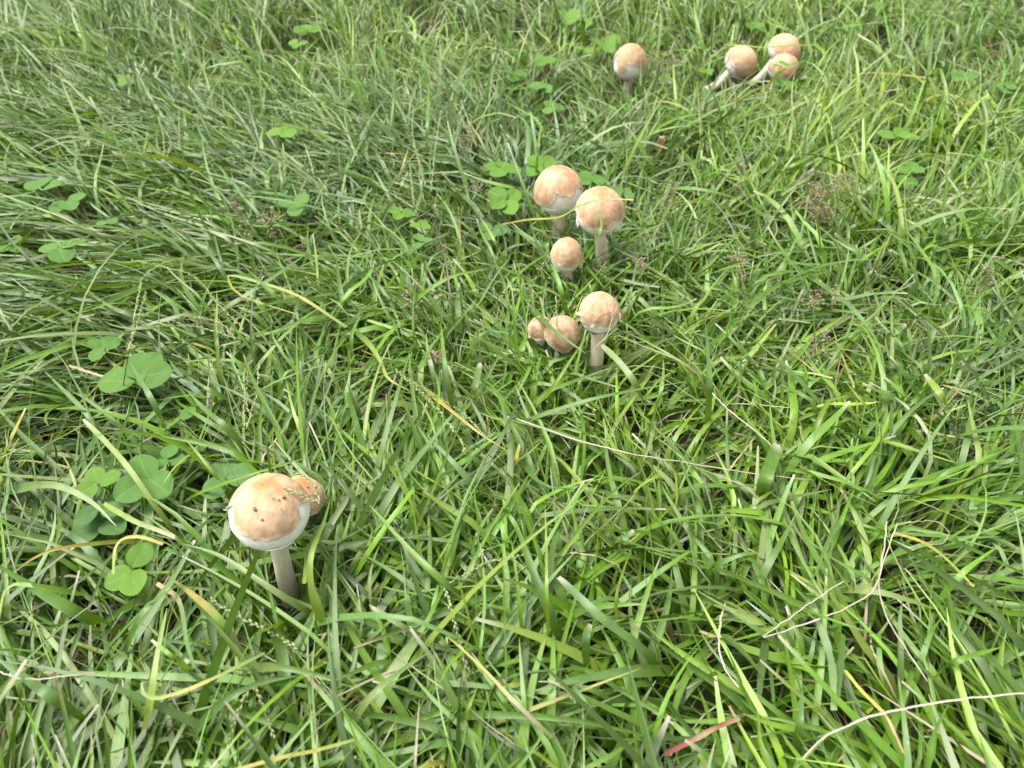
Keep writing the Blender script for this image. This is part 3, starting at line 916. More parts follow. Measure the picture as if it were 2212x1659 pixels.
GB, YB, DS = 'grass_blade', 'yellow_grass_blade', 'dry_straw'
HERO = [
    # left middle
    (GB, 'long thin blade slanting down to the large spike-crossed clover', '01', [(1290, 560), (850, 400), (640, 300), (470, 150)], 26, 'green', 's'),
    (YB, 'yellow blade folded back in a hairpin, left of the middle', '01', [(2210, 470), (1900, 270), (1640, 180), (1480, 138), (1455, 165), (1540, 270), (1880, 385)], 30, 'green-yellow-lime-yellow-yellow', 'n'),
    (DS, 'flat tan dead blade pointing at the large spike-crossed clover', '01', [(440, 712), (560, 755), (720, 802)], 36, 'tan-straw', 'n'),
    (GB, 'bluish blade rising from left of the foreground clover patch', '01', [(760, 1330), (620, 1130), (530, 1000), (280, 748)], 34, 'blue', 's'),
    (GB, 'tall lone blade standing in front of the large spike-crossed clover', '01', [(1080, 1240), (1060, 1130), (960, 920), (830, 698)], 42, 'green-blue', 's', .075),
    (GB, 'pale straight blade laid across the foreground clovers', '01', [(1180, 1860), (1010, 1640), (820, 1370), (690, 1220), (530, 1058)], 34, 'pale-lime-pale', 's', .07, True),
    (YB, 'yellow-speckled blade hanging above the largest mushroom', '01', [(1990, 1400), (1960, 1250), (1870, 1000), (1820, 790)], 32, 'ochre-yellow-lime-green', 's'),
    (GB, 'straight broad blade running into the largest mushroom from above', '01', [(1720, 1425), (1450, 1120), (1300, 990), (1190, 870)], 44, 'green', 's', .06),
    (GB, 'broad blade arching over the bottom left clovers from the left edge', '01', [(-60, 1540), (250, 1478), (420, 1500), (600, 1600), (740, 1740)], 60, 'blue-pale', 's', .075),
    (GB, 'bright cut blade with yellow tip at the left edge', '01', [(-10, 1370), (60, 1200), (165, 985)], 44, 'bright-lime-gold', 's', .07, True),
    (GB, 'bright blade leaning left above the torn clover leaflet', '01', [(1600, 1000), (1540, 960), (1350, 880), (1190, 780)], 38, 'bright-green', 's'),
    (GB, 'narrow bright blade skimming the top of the largest mushroom', '01', [(1100, 1640), (1270, 1530), (1600, 1410), (2005, 1290)], 24, 'bright', 's', .07),
    (GB, 'yellow-green blade touching the left side of the largest mushroom', '01', [(1490, 1590), (1400, 1450), (1290, 1310), (1180, 1180)], 30, 'lime-bright', 's', .07),
    (GB, 'short arched blade above the bluish clover', '01', [(1420, 1210), (1250, 1260), (1120, 1360), (1035, 1480)], 32, 'bright-lime', 's', .062),
    (GB, 'broad blade slanting down-left across the grass above the seed spikes', '01', [(1180, 470), (1400, 370), (1700, 180), (1960, 0)], 42, 'green-blue', 's', .055),
    (GB, 'bright blade meeting the hairpin yellow blade', '01', [(1950, 410), (1760, 270), (1600, 120)], 36, 'bright-green', 's', .06),
    (GB, 'long pale blade combed flat along the left edge, upper', '01', [(760, 560), (420, 640), (150, 790), (-20, 880)], 40, 'green-pale', 's', .05),
    (GB, 'long pale blade combed flat along the left edge, lower', '01', [(800, 400), (480, 530), (200, 720), (0, 930)], 34, 'lime-green', 's', .052),
    # centre
    (GB, 'bent blade with yellow flecks, left of the drooping seed spike', '11', [(0, 430), (160, 560), (250, 690), (300, 800), (440, 880)], 40, 'green-green-lime-yellow', 's', .058),
    (YB, 'long yellow blade lying beside the knobbly seed spike in the centre', '11', [(440, 780), (600, 920), (760, 1050), (900, 1160), (1065, 1265)], 36, 'green-yellow-gold-gold', 's', .06),
    (GB, 'upright slender blade crossing the knobbly seed spike', '11', [(712, 1110), (700, 950), (660, 700), (635, 450)], 36, 'purple-green-bright', 's', .085),
    (DS, 'long thin straw stretching right across the centre of the picture', '11', [(1110, 1050), (1500, 1190), (1900, 1285), (2230, 1340), (2600, 1400), (3000, 1445)], 15, 'white-straw', 'n', .06),
    (GB, 'very long thin blade arching rightward below the ringed mushroom', '11', [(960, 1180), (1200, 1060), (1600, 930), (2000, 850), (2240, 815)], 30, 'green-blue', 's', .062),
    (GB, 'broad blade lying across the small tan mushroom', '11', [(1160, 290), (1300, 440), (1420, 540), (1560, 640)], 50, 'blue-green', 's', .080),
    (GB, 'broad white-edged blade right of the ringed mushroom stem', '11', [(1960, 1010), (1880, 840), (1780, 700), (1660, 582)], 42, 'green-pale', 's', .06, True),
    (DS, 'hair-thin straw bent across the ringed mushroom cap', '11', [(1620, 600), (1690, 530), (1735, 400), (1765, 325)], 9, 'straw', 'n', .105),
    (YB, 'short cut yellow blade standing alone in the centre', '11', [(1095, 1415), (1110, 1330), (1137, 1218)], 34, 'tan-gold-yellow', 's', .055, True),
    ('purple_grass_stem', 'thin dark purple stem left of the middle mushrooms', '11', [(745, 570), (705, 350), (655, 0), (570, -250)], 12, 'green-purple-purple', 's', .085),
    (GB, 'bright narrow blade beside the drooping yellow one, left of centre', '11', [(380, 400), (520, 260), (700, 150), (950, 95)], 30, 'bright', 's', .06),
    (GB, 'folded blade bent over just left of the small tan mushroom', '11', [(770, 720), (870, 540), (940, 495), (1075, 512)], 32, 'green-blue', 's', .062),
    (GB, 'short pale cut blade left of the two stems in the centre', '11', [(825, 1020), (850, 870), (885, 700)], 42, 'pale-blue', 's', .055, True),
    (GB, 'long blade from the centre running to the bottom edge of the knobbly spike', '11', [(930, 1670), (850, 1500), (720, 1340), (550, 1165)], 46, 'green-blue', 's', .058),
    (GB, 'yellow-green blade rising between the ringed mushroom and its neighbour', '11', [(1190, 1030), (1330, 880), (1450, 700), (1590, 500)], 24, 'bright-lime', 's', .075),
    (GB, 'broad blade curling over near the short cut yellow blade', '11', [(1130, 1250), (1200, 1400), (1330, 1490), (1480, 1500)], 42, 'bright-deep', 's', .056),
    (GB, 'tall blade right of the small tan mushroom, behind its cap', '11', [(1445, 420), (1420, 300), (1370, 130), (1330, 60)], 46, 'deep-bright', 's', .085),
    # top centre
    (YB, 'long yellow blade crossing in front of the middle pair', '10', [(1030, 1430), (1200, 1400), (1390, 1385), (1530, 1310), (1680, 1270), (1865, 1275)], 27, 'ochre-yellow-lime-pale-gold', 'n', .115),
    (GB, 'vivid blade hooked over the streaked mushroom', '10', [(1540, 1680), (1610, 1560), (1660, 1440), (1640, 1380), (1575, 1335)], 34, 'bright', 's', .118),
    (YB, 'yellow blade kinked into an upside-down V, left of the small egg-shaped mushroom', '10', [(1045, 1670), (990, 1560), (930, 1450), (885, 1388)], 28, 'yellow-lime-yellow', 's', .06),
    (GB, 'green upright blade among the seed stalks, upper centre', '10', [(545, 1110), (548, 800), (560, 490)], 24, 'green', 's', .085),
    (DS, 'tan dead blade left of the seed stalks, upper centre', '10', [(335, 1225), (385, 1080), (430, 940)], 24, 'tan', 's', .06),
    (GB, 'tall blade standing left of the tall V-torn mushroom', '10', [(1240, 1200), (1255, 950), (1280, 760)], 22, 'green-bright', 's', .09),
    (GB, 'smooth arched blade at upper left of centre', '10', [(0, 725), (110, 630), (250, 560)], 44, 'blue', 's', .06),
    (GB, 'upright blade in front of the top egg-shaped mushroom', '10', [(1905, 700), (1908, 560), (1912, 380)], 16, 'green-bright', 's', .085),
    (GB, 'tall dark blade rising left of the bright top clover', '10', [(1535, 330), (1545, 120), (1550, -40)], 30, 'deep-green', 's', .10),
    (YB, 'arched yellow blade below the top egg-shaped mushroom', '10', [(1910, 690), (2010, 650), (2100, 655), (2212, 700)], 18, 'gold-yellow-yellow', 'n', .055),
    # top right
    (YB, 'yellow blade lying above the left leaning mushroom', '20', [(300, 285), (420, 290), (560, 302), (740, 290), (905, 285)], 18, 'yellow-yellow-lime', 'n', .09),
    (YB, 'thick yellow blade at upper right, upper of two', '20', [(1070, 490), (1230, 465), (1420, 475), (1650, 505)], 28, 'lime-gold-gold', 'n', .055),
    (YB, 'curved yellow blade at upper right, lower of two', '20', [(1585, 640), (1660, 605), (1770, 610), (1900, 670)], 26, 'yellow-yellow-gold', 'n', .055),
    (GB, 'vivid long blade pointing right above the leaning trio', '20', [(820, 220), (1050, 175), (1240, 145), (1435, 120)], 26, 'bright', 's', .075),
    (YB, 'spotted yellow blade beside the purple seed cluster', '20', [(1060, 1000), (1070, 1120), (1110, 1220), (1210, 1280)], 22, 'gold-yellow-ochre', 'n', .055),
    (GB, 'long drooping blade right of the purple seed cluster', '20', [(1450, 1680), (1440, 1480), (1390, 1190), (1260, 1000)], 26, 'green-lime-pale', 's', .075),
    (GB, 'upright blade by the right side of the leaning trio', '20', [(560, 560), (700, 430), (830, 380)], 24, 'lime-bright', 's', .075),
    (GB, 'tall upright blade at the upper right, left of the tall bright clover', '20', [(1640, 930), (1680, 780), (1700, 660)], 28, 'bright', 's', .07),
    (GB, 'tall straight blade near the top right corner', '20', [(1550, 680), (1600, 480), (1630, 200)], 26, 'green-blue', 's', .09),
    (GB, 'long slanting blade pointing up-right at mid right', '20', [(470, 1120), (720, 1060), (920, 950), (1035, 900)], 28, 'green-bright', 's', .06),
    # right middle
    (GB, 'upright bluish blade at mid right, left of the dark gap', '21', [(185, 1220), (205, 850), (195, 640), (178, 440)], 44, 'green-blue', 's', .085),
    (GB, 'long diagonal blade crossing the dark gap at mid right', '21', [(1060, 1190), (930, 985), (700, 730), (400, 480)], 44, 'green-blue', 's', .06),
    (GB, 'broad notched blade pointing into the dark gap from the right', '21', [(1620, 1040), (1400, 930), (1180, 828)], 62, 'blue-green', 's', .055, True),
    (GB, 'yellow-green blade leaning left below the notched blade', '21', [(1380, 1170), (1200, 970), (1060, 800)], 40, 'green-lime', 's', .056),
    (GB, 'drooping pale leaf with a curled shoulder at mid right', '21', [(980, 505), (1130, 560), (1200, 640), (1240, 740), (1260, 835)], 56, 'green-pale-lime', 's', .06),
    (GB, 'long thin blade falling from the purple seed heads, mid right', '21', [(720, 60), (1050, 290), (1200, 450), (1290, 600), (1330, 775)], 36, 'bright-blue-green', 's', .065),
    (GB, 'square-cut broad blade at lower mid right', '21', [(480, 1680), (560, 1450), (640, 1215)], 84, 'green', 's', .056, True),
    (GB, 'bright cut blade leaning left at the right', '21', [(1600, 1060), (1450, 900), (1320, 788)], 42, 'bright', 's', .06, True),
    (GB, 'bright forked blade standing at the right', '21', [(1780, 1100), (1700, 930), (1580, 770)], 40, 'bright-lime', 's', .07, True),
    (GB, 'short broad cut blade lit from the side, mid right', '21', [(1290, 590), (1380, 510), (1460, 450)], 44, 'pale-green', 's', .06, True),
    (DS, 'white straw slanting into the lower part of the dark gap', '21', [(200, 865), (330, 1000), (520, 1150), (600, 1230)], 16, 'white-straw', 'n', .055),
    (DS, 'short level straw inside the dark gap', '21', [(340, 960), (520, 965), (720, 985)], 12, 'white', 'n', .05),
    (GB, 'broad blade bowed over toward the right edge', '21', [(1040, 1185), (1300, 1195), (1500, 1250), (1770, 1335)], 44, 'green-lime', 's', .056),
    # bottom left
    (GB, 'wide yellow-green blade standing at bottom left, crossed by a bent one', '02', [(880, 1590), (950, 1270), (1010, 900), (1065, 640)], 60, 'pale-lime-lime', 's', .07),
    (YB, 'yellow-edged blade bent round the wide yellow-green one', '02', [(905, 1110), (915, 1180), (990, 1212), (1100, 1190), (1300, 1115), (1690, 925)], 40, 'pale-lime-yellow-lime-green', 'n', .078),
    (YB, 'orange-flecked yellow blade below the foreground clovers', '02', [(-20, 500), (120, 385), (250, 300), (420, 250), (760, 215), (1045, 225)], 34, 'pale-gold-gold-lime-yellow-ochre', 'e', .062),
    (YB, 'yellow blade tip bent down over the bright heart-leaved clover', '02', [(1040, 230), (900, 185), (790, 195), (735, 260), (722, 420)], 34, 'ochre-yellow-yellow-lime', 'n', .066),
    (GB, 'pale folded blade end between the clover patch and the largest mushroom', '02', [(660, -30), (850, 80), (980, 130), (1115, 185)], 38, 'lime-pale-straw', 'n', .07),
    (GB, 'very broad dark blade slanting in from the left edge', '02', [(880, 830), (560, 700), (300, 560), (-40, 350)], 90, 'green', 's', .07),
    (GB, 'vivid blade arched like a hoop at the left edge', '02', [(-10, 740), (25, 540), (90, 488), (250, 500), (500, 545), (760, 580)], 42, 'lime-bright-bright-deep', 'e', .07),
    (GB, 'broad blade running diagonally through the bottom left corner', '02', [(720, 1480), (350, 1220), (150, 1080), (-30, 950)], 84, 'green-blue', 's', .062),
    (GB, 'S-curved grey-green blade left of the largest mushroom stem', '02', [(720, 1100), (880, 720), (1000, 580), (1140, 400), (1180, 320), (1150, 265)], 46, 'green-blue', 's', .068),
    (GB, 'long blade passing in front of the foot of the largest mushroom', '02', [(2150, 780), (1800, 560), (1450, 330), (1300, 265), (1170, 230)], 44, 'green-pale-blue', 's', .062),
    (GB, 'tall yellow-green blade right beside the largest mushroom', '02', [(2130, 870), (2010, 620), (1980, 330), (2060, 110), (2110, -60)], 46, 'lime-lime-bright', 's', .085),
    (GB, 'hanging blade tip between the largest mushroom stem and the tall blade', '02', [(2130, 130), (2060, 110), (1970, 280), (1940, 480)], 40, 'green-lime', 'n', .075),
    (GB, 'grey-green blade arching up from the bottom edge, left of centre', '02', [(1160, 1590), (1280, 1380), (1450, 1220), (1650, 1120), (1900, 1070)], 60, 'blue', 's', .07),
    (GB, 'long arched blade at bottom left leading right', '02', [(1380, 1080), (1560, 1030), (1760, 1015), (2000, 1060), (2230, 1140)], 60, 'pale-green', 's', .066),
    (DS, 'curved white straw by the left edge, low', '02', [(-20, 1040), (150, 1090), (400, 1075), (630, 1048)], 16, 'white-straw', 'n', .072),
    (YB, 'yellow blade lying along the bottom edge', '02', [(1470, 1680), (1800, 1590), (2000, 1550), (2260, 1480)], 40, 'gold-yellow-lime', 'n', .07),
    (GB, 'brown-spotted blade below the clover patch', '02', [(1570, 1110), (1500, 880), (1380, 690), (1200, 530), (1080, 440)], 60, 'green-tan-green-ochre-green', 's', .06),
    (GB, 'thin grey-green blade hanging at lower left', '02', [(1000, 480), (1140, 590), (1190, 850), (1240, 1020)], 34, 'tan-blue-blue', 'n', .062),
    (GB, 'bright stub pointing left across the wide yellow-green blade', '02', [(1260, 1060), (1130, 970), (965, 842)], 30, 'bright', 's', .085, True),
    # bottom centre
    (GB, 'long green blade slanting down from the left of bottom centre', '12', [(980, 700), (760, 560), (620, 440), (450, 280), (180, -20)], 48, 'green-bright', 's', .06),
    (GB, 'slender bright upright blade at bottom centre', '12', [(1335, 1000), (1312, 600), (1308, 250), (1300, -20)], 28, 'bright-lime', 's', .095),
    (GB, 'broadest upright blade at bottom centre', '12', [(1480, 1020), (1350, 720), (1230, 420), (1100, 60)], 72, 'deep-green', 's', .075),
    (GB, 'narrow upright blade left of the broadest one', '12', [(1160, 950), (1145, 700), (1115, 420), (1085, 200)], 30, 'bright', 's', .08),
    (GB, 'white-tipped diagonal blade at lower centre right', '12', [(2060, 1150), (1950, 930), (1650, 690), (1385, 440)], 58, 'green-blue', 's', .066, True),
    (GB, 'long pale yellow stalk running down to the bottom edge', '12', [(1580, 1680), (1330, 1450), (1100, 1230), (880, 1000), (625, 775)], 28, 'bright-lime-straw-gold-lime', 's', .07),
    (GB, 'stiff pale stem with a cut end, lower left of centre', '12', [(700, 930), (620, 880), (400, 760), (195, 630)], 36, 'green-pale', 's', .06, True),
    (GB, 'big level blade pointing left, lower centre right', '12', [(2200, 1040), (1900, 1040), (1500, 1095), (1220, 1172)], 78, 'green-blue', 's', .066),
    (GB, 'drooping yellow-green blade bent from a seed stalk, lower right of centre', '12', [(1860, 240), (1800, 400), (1752, 600), (1790, 890)], 28, 'bright-lime-lime', 'e', .062),
    (GB, 'pale arched blade sweeping up from the bottom left of centre', '12', [(-20, 1540), (60, 1380), (200, 1190), (380, 1040), (580, 905)], 52, 'lime-pale-green', 's', .064),
    (GB, 'upright cut blade at lower right of centre', '12', [(1585, 1210), (1560, 860), (1590, 740)], 56, 'green-blue', 's', .06, True),
    (GB, 'broad diagonal blade near the bottom edge, right of centre', '12', [(1780, 1600), (1600, 1310), (1430, 1060)], 60, 'green-blue', 's', .062),
    (GB, 'thin arching blade with rolled edge, lower right of centre', '12', [(1760, 330), (1790, 220), (1865, 140)], 40, 'pale-blue', 's', .06, True),
    (GB, 'short bright blade standing near the bottom edge, left of centre', '12', [(745, 1420), (800, 1300), (870, 1140)], 46, 'bright', 's', .06),
    (GB, 'yellow-striped short blade lying at bottom centre', '12', [(1020, 1150), (1090, 1130), (1180, 1128)], 36, 'yellow-lime', 'n', .045),
    # bottom right
    (DS, 'thick white straw sweeping up to the right edge, bottom right corner', '22', [(800, 1595), (960, 1450), (1300, 1310), (1800, 1222), (2240, 1178)], 26, 'white', 'n', .066),
    (DS, 'white straw bent into a sharp tip, upper part, bottom right', '22', [(545, 820), (700, 715), (900, 570), (1065, 465)], 14, 'white', 'n', .062),
    (DS, 'white straw curving up to a cut end, bottom right', '22', [(555, 825), (900, 710), (1130, 610), (1260, 510), (1320, 330), (1405, 95)], 16, 'white', 'n', .066),
    (DS, 'split white straw running downward at bottom right', '22', [(1335, 80), (1320, 260), (1288, 480), (1330, 680), (1440, 870), (1600, 1105)], 18, 'white-straw-white', 'n', .064),
    ('red_grass_blade', 'reddish dead blade lying near the bottom edge', '22', [(-80, 1570), (110, 1475), (250, 1400), (400, 1340)], 40, 'red-red-tan-red-tan', 'n', .046),
    (YB, 'yellow and green blade slanting down at bottom right', '22', [(1070, 1035), (1170, 1160), (1270, 1260), (1340, 1340), (1445, 1565)], 34, 'lime-yellow-gold-tan-ochre', 'n', .056),
    (YB, 'yellow streaked blade at lower right, running down-right', '22', [(1390, 160), (1560, 215), (1700, 310), (1890, 500)], 36, 'gold-yellow-lime-yellow', 'n', .058),
    (GB, 'straight broad blade slanting down-right at lower right', '22', [(900, 1060), (560, 810), (330, 650), (130, 530)], 52, 'green-blue', 's', .06),
    (GB, 'grey-green blade hanging down at bottom right, left of a pair', '22', [(870, 640), (950, 860), (990, 1030), (1000, 1290)], 56, 'green-blue-pale', 'n', .056),
    (GB, 'grey-green blade hanging down at bottom right, right of a pair', '22', [(1055, 800), (1045, 980), (1020, 1190)], 62, 'green-blue', 'n', .05),
    (GB, 'broad blade curved like a bow at lower right', '22', [(930, 570), (1050, 520), (1230, 525), (1420, 570), (1650, 645)], 58, 'green-pale-green', 's', .056),
    (GB, 'blade bent upward to a bright tip, lower right', '22', [(1590, 1150), (1680, 1050), (1800, 970), (2060, 890)], 56, 'pale-green-bright', 's', .056),
    (DS, 'hair-thin straw looped at lower right', '22', [(1480, 92), (1640, 85), (1730, 150), (1700, 220), (1600, 238)], 8, 'straw', 'n', .06),
    (DS, 'pale curved dead blade at lower right, left of the spread blades', '22', [(310, 610), (282, 690), (268, 880), (310, 1040), (390, 1140)], 22, 'tan-white-white', 'n', .056),
    (GB, 'long thin blade slanting across the straws at bottom right', '22', [(560, 530), (800, 640), (1060, 740), (1300, 820), (1430, 900)], 26, 'bright-green', 's', .068),
    (GB, 'broad grey-green blade at the bottom edge, left of the thick straw', '22', [(740, 1680), (780, 1400), (800, 1160)], 70, 'green-blue', 's', .055),
    (GB, 'pale curled blade arching at the left of the lower right area', '22', [(170, 470), (250, 370), (400, 300), (520, 285)], 50, 'green-blue', 's', .06),
    (GB, 'long blade falling from the top of the lower right area', '22', [(1170, 0), (1040, 90), (950, 240), (890, 400), (820, 515)], 40, 'pale-blue-green', 's', .062),
]
for i_, h_ in enumerate(HERO):
    nm, lb, t_, pts_, w_, c_, rt_ = h_[:7]
    tp_ = h_[7] if len(h_) > 7 else .056
    ct_ = h_[8] if len(h_) > 8 else False
    straw = nm == DS
    build_blade(i_, nm, lb, t_, pts_, w_ * {DS: .54, YB: .76}.get(nm, 1.0), c_, rt_, tp_, ct_, cat='straw' if straw else ('grass stem' if 'stem' in nm else 'grass blade'),
                grp={GB: 'grass blades that stand out of the lawn', YB: 'yellowed grass blades', DS: 'dry straws on the grass'}.get(nm), thin=straw and w_ < 20)


# ------------------------------------------------------------------ seed stalks
def seed_arrays(P, rs, size):
    """grains set alternately along a spike axis"""
    n = len(P)
    T = norm(np.gradient(P, axis=0))
    S = norm(np.cross(T, np.array([.1, -.5, 1.0])[None]))
    octa = np.array([[1, 0, 0], [-1, 0, 0], [0, 1, 0], [0, -1, 0], [0, 0, 1], [0, 0, -1]], float)
    of = np.array([[0, 2, 4], [2, 1, 4], [1, 3, 4], [3, 0, 4], [2, 0, 5], [1, 2, 5], [3, 1, 5], [0, 3, 5]])
    Vs, Fs, Cs, k = [], [], [], 0
    for i in range(n):
        if rs.random() < .10:
            continue
        sd_ = 1 if (i + (rs.random() < .15)) % 2 else -1
        s = S[i] * sd_
        t = norm(T[i] + s * .28)
        b = norm(np.cross(t, s))
        s2 = np.cross(b, t)
        c = P[i] + s * size * rs.uniform(.28, .5) + T[i] * size * rs.uniform(-.3, .3)
        q = size * rs.uniform(.65, 1.25)
        Vs.append(c + octa[:, :1] * t * q * 1.35 + octa[:, 1:2] * s2 * q * .48 + octa[:, 2:] * b * q * .42)
        Fs.append(of + k * 6)
        Cs.append(np.tile(np.array([.40, .46, .20]) * rs.uniform(.75, 1.15) * (np.array([1, .88, 1.05]) if rs.random() < .3 else 1), (6, 1)))
        k += 1
    return np.vstack(Vs), np.vstack(Fs), np.vstack(Cs)


def build_seed_stalk(i, label, t, stalk, spikes, top=.085, spike_z=None, grain=.00145):
    rs = np.random.default_rng(900 + i)

    def world(pts, z0, z1):
        m_ = len(pts)
        return [at_height(*tile(t, *p), z0 + (z1 - z0) * k / max(1, m_ - 1)) for k, p in enumerate(pts)]
    zs = top - .012
    st = world(stalk, .006, zs)
    org = st[0]
    root = link('seed_stalk', None, loc=Vector(org), label=label, category='seed stalk', group='grass seed stalks')
    root.empty_display_size = .01
    P = catmull(st, 14)
    V, F = tube_arrays(P - org, np.linspace(.0006, .0004, 14), 5)
    cc = np.interp(np.linspace(0, 1, 14), [0, .5, 1], [0, 1, 0])[:, None] * np.array(PAL['purple']) * .9 + np.array([.10, .16, .04]) * .8
    link('stalk', mesh_from('stalk', V, F, col=np.repeat(cc, 5, 0), buv=np.zeros((len(V), 3)), mat=MAT_BLADE), parent=root)
    for sp in spikes:
        Q = world(sp, zs, zs + (spike_z if spike_z is not None else .008))
        ln = np.linalg.norm(np.diff(np.array(Q), axis=0), axis=1).sum()
        ng = max(8, int(ln / (grain * 1.15)))
        Qd = catmull(Q, ng)
        Va, Fa = tube_arrays(Qd - org, .00032, 4)
        Fa3 = np.vstack([Fa[:, [0, 1, 2]], Fa[:, [0, 2, 3]]])
        Vg, Fg, Cg = seed_arrays(Qd - org, rs, grain)
        V, F = merge([(Va, Fa3), (Vg, Fg)])
        col = np.vstack([np.tile(np.array([.15, .24, .06]), (len(Va), 1)), Cg])
        link('seed_spike', mesh_from('seed_spike', V, F, col=col, buv=np.zeros((len(V), 3)), mat=MAT_BLADE, smooth=False), parent=root)


SEEDS = [
    ('twin upright seed spikes standing over the large clover', '01', [(745, 1260), (780, 900), (822, 620)], [[(822, 620), (860, 400), (905, 155)], [(822, 620), (880, 430), (932, 248)]], .11),
    ('long arching seed spike at left, drooping to the right', '01', [(1640, 620), (1600, 540), (1555, 480)], [[(1555, 480), (1400, 330), (1240, 150), (1060, 90), (840, 42)]], .07),
    ('level seed spike pointing left, left of centre', '01', [(1700, 640), (1600, 580), (1500, 545)], [[(1500, 545), (1350, 490), (1200, 462), (920, 466)], [(1500, 545), (1400, 440), (1220, 402)]], .068),
    ('drooping trio of caterpillar-like seed spikes above the largest mushroom', '01', [(1700, 560), (1655, 610), (1610, 680)], [[(1610, 680), (1560, 760), (1555, 860), (1583, 1000)], [(1590, 730), (1560, 950), (1555, 1215)], [(1650, 700), (1640, 880), (1568, 1120)]], .07),
    ('seed spike resting on top of the largest mushroom', '01', [(2150, 1640), (2090, 1600), (2040, 1590)], [[(2040, 1590), (1930, 1545), (1815, 1505)], [(2040, 1590), (1990, 1470), (1900, 1400), (1840, 1365)]], .128),
    ('plaited seed spike of the upper-centre stand, left', '10', [(660, 1680), (610, 1420), (535, 1180)], [[(535, 1180), (490, 1010), (455, 850), (462, 680)]], .10),
    ('tall straight seed spike of the upper-centre stand, right', '10', [(570, 1400), (570, 1300), (572, 1220)], [[(572, 1220), (600, 950), (638, 700)]], .10),
    ('paired seed spikes right of the upper-centre stand', '10', [(940, 1230), (900, 1080), (860, 930)], [[(860, 930), (820, 800), (762, 640)], [(860, 930), (790, 800), (724, 660)]], .095),
    ('slanting seed spike left of the upper-centre stand', '10', [(560, 1400), (510, 1360), (455, 1320)], [[(455, 1320), (330, 1240), (208, 1160)]], .075),
    ('short upright seed spike left of the twin clovers', '10', [(470, 1400), (468, 1360), (465, 1320)], [[(465, 1320), (450, 1180), (438, 1045)]], .085),
    ('knobbly seed spike lying diagonally in the centre of the picture', '11', [(180, 690), (260, 710), (350, 745)], [[(350, 745), (480, 860), (600, 980), (720, 1130), (795, 1275)]], .066, 0.0, .0021),
    ('paler seed spike parallel to the knobbly one', '11', [(300, 740), (360, 760), (420, 800)], [[(420, 800), (640, 930), (800, 1040), (910, 1160)]], .062, 0.0),
    ('hooked seed spike left of centre', '11', [(150, 560), (190, 430), (240, 355)], [[(240, 355), (310, 352), (350, 400), (392, 515)]], .06, -.004),
    ('green seed spike hanging low at bottom centre', '12', [(650, 330), (652, 420), (662, 500)], [[(662, 500), (690, 620), (740, 790), (775, 930), (822, 1072)]], .068, -.004, .0019),
    ('slender seed spike pointing right at bottom centre', '12', [(560, 560), (640, 510), (700, 470)], [[(700, 470), (850, 390), (960, 342), (1175, 300)]], .07),
    ('pale seed spike running down-right below the largest mushroom', '02', [(2000, 960), (1950, 930), (1890, 890)], [[(1890, 890), (1690, 775), (1500, 680), (1345, 580)]], .07, 0.0, .0018),
    ('seed spike standing near the bottom edge, left of centre', '02', [(1640, 1000), (1610, 1090), (1575, 1180)], [[(1575, 1180), (1510, 1330), (1445, 1520)], [(1620, 1130), (1690, 1300), (1755, 1490)]], .068, -.006, .0017),
    ('thin seed spike right of the purple seed cluster', '20', [(1330, 1380), (1300, 1310), (1270, 1240)], [[(1270, 1240), (1230, 1120), (1178, 1000)]], .075),
    ('seed spike among the blades in front of the ringed mushroom', '11', [(1380, 570), (1378, 500), (1375, 440)], [[(1375, 440), (1370, 360), (1372, 275)]], .10),
    ('dark seed spikes pair in the upper left grass', '00', [(1080, 1150), (1060, 1060), (1050, 990)], [[(1050, 990), (1040, 860), (1005, 735)], [(1065, 1010), (1090, 900), (1020, 790)]], .085),
    ('single dark seed spike right of the dark pair, upper left', '00', [(1140, 1060), (1142, 1000), (1143, 950)], [[(1143, 950), (1144, 830), (1140, 705)]], .085),
    ('level seed spike in the left-edge clover group', '00', [(760, 1470), (680, 1480), (590, 1480)], [[(590, 1480), (450, 1462), (228, 1455)], [(640, 1475), (500, 1530), (365, 1578)]], .07),
]
for i_, s_ in enumerate(SEEDS):
    lb, t_, st_, sp_, tp_ = s_[:5]
    build_seed_stalk(i_, lb, t_, st_, sp_, tp_, *(s_[5:]))


